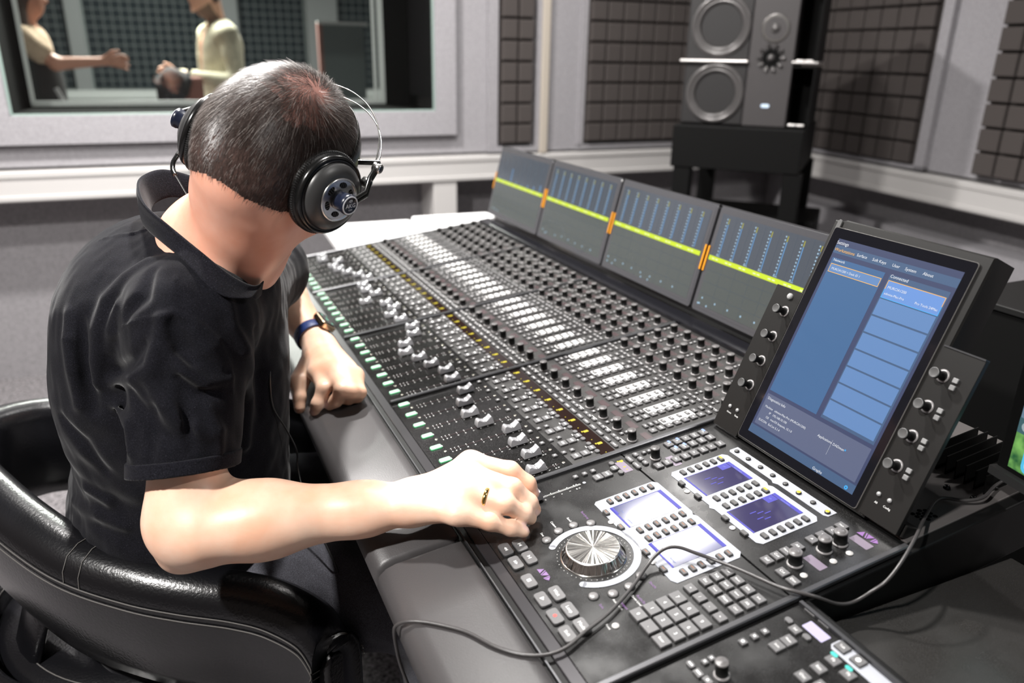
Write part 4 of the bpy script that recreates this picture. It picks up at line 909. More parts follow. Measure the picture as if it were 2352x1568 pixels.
def sdf_mesh(f, lo, hi, h, name, mats, parent=None, matfn=None, lip=1.0):
    B = 16; lo = np.array(lo, float); hi = np.array(hi, float); nb = np.ceil((hi-lo)/(h*B)).astype(int)
    g = vdb.FloatGrid(.05); g.transform = vdb.createLinearTransform(voxelSize=1.0)
    ii = np.stack(np.meshgrid(*[np.arange(n) for n in nb], indexing='ij'), -1).reshape(-1, 3)
    cen = lo+(ii+.5)*B*h; d = np.concatenate([f(c) for c in np.array_split(cen, max(1, len(cen)//200000))])
    R = B*h*.5*1.7321+2.5*h
    off = np.stack(np.meshgrid(*[np.arange(B)]*3, indexing='ij'), -1).reshape(-1, 3)
    for b, dc in zip(ii, d):
        if dc > R*1.25: continue
        if dc < -R*1.25:
            g.fill(tuple(int(x) for x in b*B), tuple(int(x) for x in b*B+B-1), -.05); continue
        p = lo+(b*B+off)*h; v = np.clip(f(p), -.05, .05).reshape(B, B, B).astype(np.float32)
        g.copyFromArray(v, ijk=tuple(int(x) for x in b*B), tolerance=0)
    pts, tris, quads = g.convertToPolygons(isovalue=0.0, adaptivity=0.0) if False else (lambda r: (r[0], np.zeros((0, 3), int), r[1]) if len(r) == 2 else r)(g.convertToQuads(isovalue=0.0))
    P = lo+pts*h
    me = bpy.data.meshes.new(name)
    nq = len(quads); me.vertices.add(len(P)); me.vertices.foreach_set('co', P.astype(np.float32).ravel())
    q = quads[:, ::-1].astype(np.int32)
    me.loops.add(nq*4); me.loops.foreach_set('vertex_index', q.ravel()); me.polygons.add(nq)
    me.polygons.foreach_set('loop_start', np.arange(0, nq*4, 4, dtype=np.int32)); me.polygons.foreach_set('loop_total', np.full(nq, 4, np.int32))
    me.polygons.foreach_set('use_smooth', np.ones(nq, bool))
    for m in (mats if isinstance(mats, (list, tuple)) else [mats]): me.materials.append(m)
    me.update(calc_edges=True)
    # orient the faces outwards
    a = P[q[:200, 0]]; n = np.cross(P[q[:200, 1]]-a, P[q[:200, 2]]-a); n /= np.linalg.norm(n, axis=1)[:, None]+1e-12
    c = P[q[:200]].mean(1)
    if np.mean(f(c+n*h)-f(c-n*h)) < 0: me.flip_normals()
    if matfn is not None:
        cc = P[q].mean(1); me.polygons.foreach_set('material_index', matfn(cc).astype(np.int32))
    me.validate()
    o = bpy.data.objects.new(name, me); COL.objects.link(o)
    if parent: o.parent = parent
    return o
def vnoise(p, s, seed=0):
    """cheap smooth noise from rotated sines, about -1..1"""
    rs = np.random.RandomState(seed); d = 0
    for i in range(5):
        k = rs.normal(size=3)*s; ph = rs.uniform(0, 6.28); k2 = rs.normal(size=3)*s*.6
        d = d+np.sin(p@k+ph+1.4*np.sin(p@k2+ph*2))
    return d/3.2
# ================================================================ THE PERSON AT THE CONSOLE
def skin_mat(name, col, red=.0):
    m = mat(name, col, .42, sss=.12, bump=(420, .12, .0006), spec=.45); nt = m.node_tree; b = nt.nodes['Principled BSDF']
    tc = nt.nodes.new('ShaderNodeTexCoord'); n = nt.nodes.new('ShaderNodeTexNoise'); n.inputs['Scale'].default_value = 22; n.inputs['Detail'].default_value = 5
    r = nt.nodes.new('ShaderNodeValToRGB'); r.color_ramp.elements[0].position = .3; r.color_ramp.elements[1].position = .72
    r.color_ramp.elements[0].color = (col[0]*.95, col[1]*.80, col[2]*.72, 1); r.color_ramp.elements[1].color = (min(1, col[0]*1.04), col[1]*1.08, col[2]*1.10, 1)
    nt.links.new(tc.outputs['Object'], n.inputs['Vector']); nt.links.new(n.outputs['Fac'], r.inputs[0]); nt.links.new(r.outputs[0], b.inputs['Base Color']); return m
M['skin'] = skin_mat('skin', (.82, .56, .42)); M['skinneck'] = skin_mat('skin_neck', (.78, .42, .31)); M['nail'] = mat('fingernail', (.86, .58, .50), .25, coat=.3)
M['knuckle'] = skin_mat('skin_knuckle', (.80, .47, .37)); M['scalp'] = mat('scalp', (.055, .033, .028), .85, spec=.15, vary=(60, .35, 4)); M['scalp2'] = mat('scalp_crown', (.22, .105, .085), .8, spec=.15, vary=(60, .35, 4))
def cloth_mat(name, col, sc=900, st=.5, rough=.95, sheen=.12, dust=True):
    m = bpy.data.materials.new(name); m.use_nodes = True; nt = m.node_tree; b = nt.nodes['Principled BSDF']
    b.inputs['Roughness'].default_value = rough; b.inputs['Specular IOR Level'].default_value = .08; b.inputs['Sheen Weight'].default_value = sheen; b.inputs['Sheen Roughness'].default_value = .4
    tc = nt.nodes.new('ShaderNodeTexCoord')
    n = nt.nodes.new('ShaderNodeTexNoise'); n.inputs['Scale'].default_value = sc; n.inputs['Detail'].default_value = 2
    n2 = nt.nodes.new('ShaderNodeTexNoise'); n2.inputs['Scale'].default_value = 30; n2.inputs['Detail'].default_value = 4
    nt.links.new(tc.outputs['Object'], n.inputs['Vector']); nt.links.new(tc.outputs['Object'], n2.inputs['Vector'])
    r = nt.nodes.new('ShaderNodeValToRGB'); r.color_ramp.elements[0].position = .35; r.color_ramp.elements[0].color = tuple(c*.55 for c in col)+(1,)
    r.color_ramp.elements[1].position = .68; r.color_ramp.elements[1].color = tuple(c*1.5 for c in col)+(1,)
    if dust: e = r.color_ramp.elements.new(.80); e.color = tuple(c*3+.03 for c in col)+(1,)
    mx = nt.nodes.new('ShaderNodeMixRGB'); mx.blend_type = 'MULTIPLY'; mx.inputs[0].default_value = .35
    nt.links.new(n.outputs['Fac'], r.inputs[0]); nt.links.new(r.outputs[0], mx.inputs[1]); nt.links.new(n2.outputs['Fac'], mx.inputs[2]); nt.links.new(mx.outputs[0], b.inputs['Base Color'])
    bp = nt.nodes.new('ShaderNodeBump'); bp.inputs['Strength'].default_value = st; bp.inputs['Distance'].default_value = .0006
    nt.links.new(n.outputs['Fac'], bp.inputs['Height']); nt.links.new(bp.outputs['Normal'], b.inputs['Normal']); return m
M['polo'] = cloth_mat('polo_pique', (.008, .008, .011)); M['rib'] = cloth_mat('polo_rib', (.010, .010, .014), 700)
M['jeans'] = cloth_mat('dark_denim', (.075, .075, .088), 1100, .6)
HC = A3(-.2865, .9600, 1.2085); HE = nrm([.87473, -.34596, -.33936]); HU = nrm([.48377, .58197, .65367]); HF = nrm([.02865, .73595, -.67643]); HR = np.array([HE, HF, HU])
def hp(x, y, z): return HC+HE*x+HF*y+HU*z
FW = A3(.908, .4185, 0)                                  # the way the chair faces
SR, SL = A3(-.392, .885, 1.020), A3(-.420, 1.262, .985); NB = A3(-.385, 1.000, 1.085)
ELR, WRR = A3(-.386, .793, .786), A3(-.1225, .8088, .8186)
ELL, WRL = A3(-.500, 1.520, .905), A3(-.3564, 1.3330, .8215)
RH = {'index': [A3(-.0501, .8642, .8456), A3(.0010, .8527, .8417), A3(.0231, .8512, .8240), A3(.0301, .8520, .8096)], 'middle': [A3(-.0511, .8305, .8488), A3(.0040, .8124, .8410), A3(.0246, .8117, .8210), A3(.0312, .8182, .8069)],
      'ring': [A3(-.0501, .7976, .8412), A3(-.0050, .7886, .8327), A3(.0179, .7960, .8154), A3(.0259, .8056, .8027)], 'pinky': [A3(-.0604, .7759, .8265), A3(-.0221, .7741, .8170), A3(.0022, .7793, .8057), A3(.0180, .7840, .7985)]}
LH = {'index': [A3(-.3300, 1.2120, .8200), A3(-.3095, 1.1675, .8082), A3(-.3179, 1.1544, .7864), A3(-.3247, 1.1566, .7716)], 'middle': [A3(-.3050, 1.2080, .8250), A3(-.2747, 1.1526, .8133), A3(-.2888, 1.1599, .7899), A3(-.3001, 1.1621, .7807)],
      'ring': [A3(-.2840, 1.2060, .8230), A3(-.2596, 1.1554, .8090), A3(-.2704, 1.1733, .7886), A3(-.2837, 1.1804, .7824)], 'pinky': [A3(-.2650, 1.2090, .8140), A3(-.2500, 1.1700, .8010), A3(-.2569, 1.1800, .7883), A3(-.2656, 1.1883, .7838)]}
FR = {'index': (.0128, .0108, .0097, .0082), 'middle': (.0132, .0112, .0099, .0084), 'ring': (.0125, .0106, .0094, .0080), 'pinky': (.0115, .0094, .0085, .0072)}
def hand_prims(W, H, T, sc=1.0, dors=Z3, tr=(.0150, .0125, .0115, .0095)):
    P = []
    for f, J in H.items():
        r = [a*sc for a in FR[f]]
        P.append(FCone(W+(J[0]-W)*.12, J[0],   .0180*sc, r[0]*1.12, dors, .90, .020))
        for i in range(3): P.append(Cone(J[i], J[i+1], r[i], r[i+1], .006 if i else .012))
    mid = (H['middle'][0]+H['ring'][0])/2
    P.append(FCone(W+(mid-W)*.3-nrm(dors)*.004, W+(mid-W)*.85-nrm(dors)*.008, .026*sc, .032*sc, dors, .50, .014))
    for i in range(3): P.append(Cone(T[i], T[i+1], tr[i], tr[i+1], .012 if i == 0 else .004))
    P.append(Cone(W, T[1], .016, tr[1], .018))
    return P
RT = [A3(-.0950, .8330, .8190), A3(-.0640, .8760, .8120), A3(-.0370, .8890, .8060), A3(-.0130, .8830, .8010)]
LT = [A3(-.3540, 1.2650, .8120), A3(-.3638, 1.2166, .7980), A3(-.3590, 1.1960, .7790), A3(-.3575, 1.1856, .7634)]
arm_r = [Cone(SR, ELR+A3(0, 0, .02), .044, .0445, .03), Ell(ELR+A3(.006, .006, .010), [.046, .045, .048], None, .03), Cone(ELR+A3(.010, .002, .003), ELR+(WRR-ELR)*.35+A3(0, 0, .002), .0455, .0425, .03),
         Cone(ELR+(WRR-ELR)*.33+A3(0, 0, .002), ELR+(WRR-ELR)*.80, .0420, .0310, .03), FCone(ELR+(WRR-ELR)*.78, WRR, .0310, .0285, nrm([.0, -.25, 1]), .86, .02), Ell(ELR+A3(-.014, -.006, -.034), [.020, .018, .017], None, .022),
         Cone(ELR+A3(.03, -.028, .012), ELR+(WRR-ELR)*.5+A3(0, -.016, .006), .026, .020, .025)]
arm_l = [Cone(SL, ELL, .048, .044, .03), Cone(ELL, ELL+(WRL-ELL)*.35, .042, .041, .03), Cone(ELL+(WRL-ELL)*.35, WRL, .041, .0270, .02)]
head = [Ell(hp(0, -.006, .012), [.0775, .0970, .0930], HR, .01), Ell(hp(0, -.030, -.022), [.0735, .0700, .0750], HR, .03), Ell(hp(0, .034, -.045), [.058, .062, .078], HR, .03), Ell(hp(0, .052, -.104), [.030, .032, .024], HR, .03),
        Cone(hp(-.040, .000, -.078), hp(-.012, .062, -.108), .020, .016, .02), Cone(hp(.040, .000, -.078), hp(.012, .062, -.108), .020, .016, .02),
        Cone(hp(0, .094, -.008), hp(0, .113, -.040), .008, .012, .010), Ell(hp(-.011, .103, -.044), [.007]*3, None, .005), Ell(hp(.011, .103, -.044), [.007]*3, None, .005),
        Ell(hp(0, .091, -.068), [.022, .009, .005], HR, .005), Ell(hp(0, .089, -.076), [.018, .009, .006], HR, .005), Cone(hp(-.045, .078, .018), hp(.045, .078, .018), .010, .010, .014),
        Ell(hp(-.032, .083, .000), [.012, .009, .008], HR, .004), Ell(hp(.032, .083, .000), [.012, .009, .008], HR, .004), Ell(hp(-.050, .055, -.035), [.018, .018, .016], HR, .02), Ell(hp(.050, .055, -.035), [.018, .018, .016], HR, .02),
        Cone(hp(.006, -.028, -.050), NB+A3(.024, 0, .004), .054, .060, .035), Cone(NB+A3(-.01, 0, 0), SR+A3(-.005, .05, .015), .058, .048, .05), Cone(NB+A3(-.01, 0, 0), SL+A3(-.005, -.05, .015), .058, .048, .05),
        Ell(hp(-.079, -.008, -.012), [.007, .017, .030], HR, .006), Ell(hp(.079, -.008, -.012), [.007, .017, .030], HR, .006)]
SPT, SPB = A3(-.468, 1.060, .965), A3(-.532, 1.055, .62)
core = [FCone(SPT, SPB, .135, .150, FW, .78, .05), Cone(SR, SL, .050, .050, .05), Cone(A3(-.55, 1.0, .545), A3(-.58, 1.17, .545), .10, .10, .05)]
HPR, HPL, KNR, KNL = A3(-.520, 1.005, .545), A3(-.560, 1.190, .545), A3(-.100, .955, .560), A3(-.140, 1.290, .560)
ANR, ANL = A3(-.100, .990, .11), A3(-.10, 1.36, .11)
legs = [Cone(HPR, KNR, .070, .052, .04), Cone(HPL, KNL, .070, .052, .04), Cone(KNR, ANR, .050, .038, .03), Cone(KNL, ANL, .050, .038, .03), Cone(ANR, ANR+FW*.14+A3(0, 0, -.06), .036, .028, .03), Cone(ANL, ANL+FW*.14+A3(0, 0, -.06), .036, .028, .03)]
hr = hand_prims(WRR, RH, RT, 1.0, nrm([-.15, -.10, 1])); hl = hand_prims(WRL, LH, LT, 1.05, nrm([.15, -.25, 1]))
body_f = field(core+legs+arm_r+arm_l+head+hr+hl)
# eye sockets carved a little
person = empty('person', Matrix.Translation((-.55, 1.07, 0))); tag(person, 'person in a black polo shirt and headphones leaning over the console on a black chair', 'person')
PI_ = person.matrix_world.inverted()
NAILS = []
for H in (RH, LH):
    for f, J in H.items():
        d = nrm(J[3]-J[2]); side = np.cross(d, Z3); dor = nrm(np.cross(side, d)) if False else None
        up = np.array([0, 0, 1.]) if H is RH else np.array([-.0, -.5, .6]); dor = nrm(up-(up@d)*d); NAILS.append((J[3]+d*FR[f][3]*.25+dor*FR[f][3]*.75, d, dor, FR[f][3]))
def body_matfn(c):
    m = np.zeros(len(c), int)
    q = (c-HC)@HR.T
    nk = (q[:, 2] < .02) & (c[:, 2] > 1.02); m[nk] = 1
    hm_ = hair_mask(q); m[hm_] = 3; wn = np.array([.034, -.074, .062]); m[hm_ & (np.linalg.norm((q-wn)*np.array([.85, 1, .8]), axis=1)+.010*vnoise(q, 120, 9) < .050)] = 5
    for J in list(RH.values())+list(LH.values()):
        for k in (1, 2): m[((c-J[k])**2).sum(1) < (.0105)**2*(1 if k == 1 else .8)] = 4
    for p_, d, dor, r in NAILS:
        v = c-p_; a = v@d; b = v@dor; s_ = v@np.cross(d, dor)
        m[(np.abs(a) < r*1.05) & (np.abs(s_) < r*.72) & (b > -r*.45) & (b < r*.9)] = 2
    return m
def hair_mask(q, pad=0.0):
    hl_ = np.interp(q[:, 1], [-.12, -.06, -.03, -.005, .02, .045, .065, .09], [-.094, -.090, -.074, -.045, .000, .010, .055, .066])
    return (q[:, 2] > hl_+pad) & (((q/np.array([.09, .115, .12]))**2).sum(1) < 1.35)
QH = .0022
body = sdf_mesh(body_f, (-.80, .62, .0), (.12, 1.68, 1.36), QH, 'body', [M['skin'], M['skinneck'], M['nail'], M['scalp'], M['knuckle'], M['scalp2']], None, body_matfn)
body.parent = person; body.matrix_parent_inverse = PI_
# ---- polo shirt
class Sleeve(Cone):
    def __init__(s, a, b, ra, rb, k, cut, out, arm, armr, hollow=.045): Cone.__init__(s, a, b, ra, rb, k); s.cut, s.out, s.arm, s.armr, s.h = cut, nrm(out), arm, armr, hollow
    def __call__(s, p):
        d = Cone.__call__(s, p); pl_ = (p-s.cut)@s.out; d = np.maximum(d, pl_)
        inner = Cone(s.arm[0], s.arm[1], s.armr, s.armr, 0)(p); inner = np.maximum(inner, -(pl_+s.h)); return np.maximum(d, -inner)
UA = nrm(ELR-SR); CUT = SR+UA*.178; CN = nrm(UA+A3(.10, 0, -.05)); UL = nrm(ELL-SL); CUTL = SL+UL*.19
sh_r = Sleeve(SR+A3(.0, .008, .0), ELR+A3(-.006, 0, .02), .070, .060, .035, CUT, CN, (SR+A3(0, 0, .0), ELR+A3(0, 0, .015)), .0500, .030)
sh_l = Sleeve(SL, ELL, .070, .058, .03, CUTL, UL, (SL, ELL), .050, .030)
shirt_p = [FCone(A3(-.478, 1.060, .925), SPB, .182, .184, FW, .76, .05), FCone(SPB, A3(-.545, 1.06, .50), .184, .186, FW, .78, .05), Cone(SR+A3(-.005, .02, -.004), SL+A3(0, -.01, 0), .064, .062, .05), Ell(A3(-.510, 1.045, 1.000), [.103, .150, .095], None, .06), Ell(A3(-.520, 1.035, .88), [.118, .165, .15], None, .06),
           Cone(NB+A3(-.025, -.01, -.050), SR+A3(-.015, .05, -.003), .070, .060, .05), Cone(NB+A3(-.025, .01, -.050), SL+A3(-.015, -.05, -.003), .070, .060, .05), Cone(A3(-.445, 1.03, .90), A3(-.470, 1.04, .66), .100, .120, .06), sh_r, sh_l]
NKA, NKB = hp(0, -.028, -.040), NB+A3(.006, 0, -.012)
def shirt_extra(p, d):
    # neck opening
    n = Cone(NKA, NKB, .060, .064, 0)(p); d = smax(d, -n, .006)
    # cloth undulation, calmer on the yoke
    am = np.clip((1.05-p[:, 2])/.25, .15, 1)
    d = d-.0030*am*vnoise(p*np.array([1, 1, .6]), 22, 3)-.0016*am*vnoise(p, 55, 5)-.0008*vnoise(p, 110, 6)
    for F_ in FOLDS:
        m = (p > F_[0]).all(1) & (p < F_[1]).all(1)
        if m.any():
            q = p[m]; e = np.full(len(q), 1.)
            for a, b, ra, rb in F_[2]: e = np.minimum(e, Cone(a, b, ra, rb)(q))
            d[m] = smin(d[m], e, F_[3]) if F_[4] > 0 else smax(d[m], -e, F_[3])
    return d
FOLDS = []
def fold(pts, r, k=.012, sign=1):
    segs = []; n = len(pts)
    for i in range(n-1):
        t0 = math.sin(PI*(i+.15)/(n-.7)); t1 = math.sin(PI*(i+1.15)/(n-.7)); segs.append((A3(*pts[i]), A3(*pts[i+1]), max(.0008, r*t0), max(.0008, r*t1)))
    P_ = np.array(pts); FOLDS.append((P_.min(0)-.04, P_.max(0)+.04, segs, k, sign))
exec_folds = True
FOLD_DATA = [
    ([(-0.4848, 0.875, 1.0013), (-0.4369, 0.8343, 1.0346), (-0.3937, 0.8251, 1.0479), (-0.3823, 0.8282, 1.0513), (-0.36, 0.8304, 1.0395), (-0.3404, 0.8369, 1.0153), (-0.3314, 0.8407, 0.9813), (-0.3291, 0.8347, 0.9505)], 0.0035, 0.004, 1),
    ([(-0.5409, 0.991, 1.0949), (-0.4965, 0.9844, 1.1041), (-0.468, 0.9892, 1.1133)], 0.0022, 0.003, 1),
    ([(-0.4171, 0.9391, 1.1029), (-0.3865, 0.8545, 1.0825), (-0.3841, 0.8278, 1.0513)], 0.0022, 0.003, 1),
    ([(-0.546, 0.9024, 1.0216), (-0.5428, 0.8894, 0.9921), (-0.5396, 0.8802, 0.9554), (-0.5375, 0.8718, 0.912)], 0.009, 0.018, 1),
    ([(-0.5263, 0.8911, 1.0145), (-0.5228, 0.8814, 0.9841), (-0.5197, 0.8743, 0.9466), (-0.5175, 0.8677, 0.9084)], 0.006, 0.015, -1),
    ([(-0.4422, 0.9083, 1.0882), (-0.468, 0.9005, 1.0681), (-0.4884, 0.8927, 1.0425), (-0.4987, 0.8805, 1.0075), (-0.5065, 0.875, 0.9697), (-0.5108, 0.8721, 0.9419)], 0.009, 0.018, 1),
    ([(-0.3956, 0.8233, 1.0428), (-0.3982, 0.8152, 1.0169), (-0.4065, 0.8076, 0.9907), (-0.4303, 0.8115, 0.9763), (-0.4885, 0.871, 0.944)], 0.009, 0.016, 1),
    ([(-0.4179, 0.8189, 1.0152), (-0.4381, 0.8228, 0.9919), (-0.4807, 0.8696, 0.9621)], 0.004, 0.012, -1),
    ([(-0.3847, 0.8136, 1.0104), (-0.37, 0.808, 0.9886), (-0.3515, 0.8117, 0.9701), (-0.3322, 0.8344, 0.9673)], 0.008, 0.014, 1),
    ([(-0.3764, 0.8027, 0.98), (-0.359, 0.8028, 0.9614), (-0.3401, 0.8178, 0.9578)], 0.0045, 0.012, -1),
    ([(-0.4113, 0.8044, 0.9786), (-0.3897, 0.7904, 0.9529), (-0.3664, 0.7866, 0.9308), (-0.3466, 0.7941, 0.9135)], 0.008, 0.015, 1),
    ([(-0.4365, 0.8087, 0.9599), (-0.4101, 0.7871, 0.9379), (-0.3837, 0.7761, 0.9165)], 0.005, 0.013, -1),
    ([(-0.4915, 0.8675, 0.9149), (-0.4366, 0.7971, 0.9241), (-0.4337, 0.7817, 0.8959)], 0.007, 0.013, 1),
    ([(-0.4406, 1.0126, 1.0841), (-0.3654, 0.887, 1.0898), (-0.34, 0.8655, 1.0644), (-0.3296, 0.8598, 1.0392)], 0.006, 0.014, 1),
    ([(-0.3285, 0.8564, 1.0247), (-0.3224, 0.8662, 0.9914), (-0.3511, 0.9375, 0.8977), (-0.3599, 0.9344, 0.825)], 0.008, 0.016, 1),
    ([(-0.317, 0.9026, 1.0031), (-0.3378, 0.9613, 0.9194), (-0.344, 0.9576, 0.8559)], 0.008, 0.014, -1),
    ([(-0.3821, 0.8226, 1.0355), (-0.3728, 0.8164, 1.0117), (-0.3637, 0.8136, 0.9971)], 0.007, 0.014, -1),
    ([(-0.36, 0.8269, 1.0292), (-0.348, 0.828, 1.0078), (-0.337, 0.8317, 0.9849)], 0.006, 0.013, 1),
    ([(-0.4214, 0.8728, 1.0872), (-0.4213, 0.8428, 1.0646), (-0.4455, 0.8446, 1.0426)], 0.006, 0.014, -1),
    ([(-0.5636, 0.8961, 0.7787), (-0.5314, 0.8854, 0.7658)], 0.007, 0.015, 1),
    ([(-0.5731, 0.8863, 0.8862), (-0.5429, 0.8719, 0.8571), (-0.5216, 0.8722, 0.8196)], 0.007, 0.015, -1),
    ([(-0.6169, 0.9453, 0.7267), (-0.5512, 0.8932, 0.7402), (-0.5101, 0.8778, 0.7308)], 0.007, 0.015, 1),
    ([(-0.3471, 0.8044, 0.9417), (-0.3395, 0.8026, 0.9149), (-0.3378, 0.7968, 0.8896)], 0.006, 0.012, 1),
    ([(-0.4049, 0.7897, 0.9476), (-0.4042, 0.779, 0.9201), (-0.4052, 0.7672, 0.8933)], 0.0045, 0.012, -1),
    ([(-0.3717, 0.7987, 0.9657), (-0.3667, 0.7893, 0.9376), (-0.3618, 0.7787, 0.9045)], 0.0045, 0.012, -1),
    ([(-0.4685, 0.8718, 1.044), (-0.4776, 0.8711, 1.0112), (-0.4866, 0.874, 0.9876)], 0.007, 0.012, 1),
]
for pts, r, k, s in FOLD_DATA: fold(pts, r, k, s)
shirt = sdf_mesh(field(shirt_p, shirt_extra), (-.80, .72, .38), (-.15, 1.62, 1.22), .0030, 'polo_shirt', [M['polo']], None)
shirt.parent = person; shirt.matrix_parent_inverse = PI_
# cuff band
def cuff(cone, cut, out, ra, name):
    class CF:
        k = .001
        def __call__(s, p):
            d = Cone.__call__(cone, p)-.0022; pl_ = (p-cut)@nrm(out); d = np.maximum(np.maximum(d, pl_-.0005), -(pl_+.017)); return np.maximum(d, -(Cone.__call__(cone, p)+.004))
        def bound(s): return cut-.10, cut+.10
    o = sdf_mesh(field([CF()]), cut-.10, cut+.10, .0016, name, [M['rib']], None); o.parent = person; o.matrix_parent_inverse = PI_; return o
cuff(sh_r, CUT, CN, 0, 'sleeve_cuff'); cuff(sh_l, CUTL, UL, 0, 'sleeve_cuff')
# collar
CTOP = [(-0.4007, 1.0747, 1.1363), (-0.4333, 1.0873, 1.1560), (-0.4566, 1.0809, 1.1673), (-0.4795, 1.0621, 1.1743), (-0.4898, 1.0284, 1.1697), (-0.4772, 0.9885, 1.1626), (-0.4526, 0.9513, 1.1487), (-0.4131, 0.9184, 1.1318), (-0.3709, 0.8936, 1.1081), (-0.3361, 0.8886, 1.0803), (-0.3168, 0.9085, 1.0620), (-0.3160, 0.9445, 1.0585)]
CLOW = [(-0.4038, 1.1000, 1.1038), (-0.4553, 1.1195, 1.1275), (-0.4785, 1.1057, 1.1481), (-0.4927, 1.0790, 1.1622), (-0.5020, 1.0351, 1.1540), (-0.4860, 0.9990, 1.1300), (-0.4735, 0.9780, 1.1151), (-0.4348, 0.9330, 1.107), (-0.3896, 0.8830, 1.0991), (-0.3558, 0.8570, 1.0790), (-0.3330, 0.8540, 1.0620), (-0.3120, 0.8800, 1.0521)]
def ribbon(top, low, inn, name, m, th=.0022):
    a = spline(top, 6); b = spline(low, 6); n = len(a); cen = A3(-.385, 1.0, 1.10); vs = []; K = 8
    for i in range(n):
        p, q = np.array(a[i]), np.array(b[i]); o_ = nrm((p+q)/2-cen); mid = (p+q)/2+o_*.006
        # stand inside the fold, the fold itself and the falling leaf
        dn = p+(cen-p)*.10-A3(0, 0, .028)
        for t in (0, .5): vs.append(tuple(dn*(1-t)+(p-o_*.003)*t))
        for t in (0, .12, .3, .55, .8, 1): vs.append(tuple(p*(1-t)**2+2*mid*t*(1-t)+q*t**2+o_*.003*math.sin(PI*min(1, t*3+.2))))
    mb = MB(); mb.add(vs, [(i*K+k, (i+1)*K+k, (i+1)*K+k+1, i*K+k+1) for i in range(n-1) for k in range(K-1)], 0, True)
    o = mb.build(name, m); md = o.modifiers.new('thick', 'SOLIDIFY'); md.thickness = th; md.offset = 0; sb = o.modifiers.new('sub', 'SUBSURF'); sb.levels = sb.render_levels = 2
    o.parent = person; o.matrix_parent_inverse = PI_; return o
ribbon(CTOP, CLOW, None, 'shirt_collar', M['rib'])
TROU = [Cone(HPR+A3(0, 0, .0), KNR, .098, .074, .04), Cone(HPL, KNL, .098, .074, .04), Cone(KNR, ANR+A3(0, 0, .02), .072, .062, .03), Cone(KNL, ANL+A3(0, 0, .02), .072, .062, .03), Cone(A3(-.54, 1.0, .54), A3(-.57, 1.17, .54), .125, .125, .05)]
def tr_extra(p, d): return d-.0028*vnoise(p*np.array([1, 1.2, 1]), 26, 11)-.0012*vnoise(p, 70, 12)
trousers = sdf_mesh(field(TROU, tr_extra), (-.76, .70, .08), (.02, 1.44, .72), .0045, 'trousers', [M['jeans']], None)
trousers.parent = person; trousers.matrix_parent_inverse = PI_

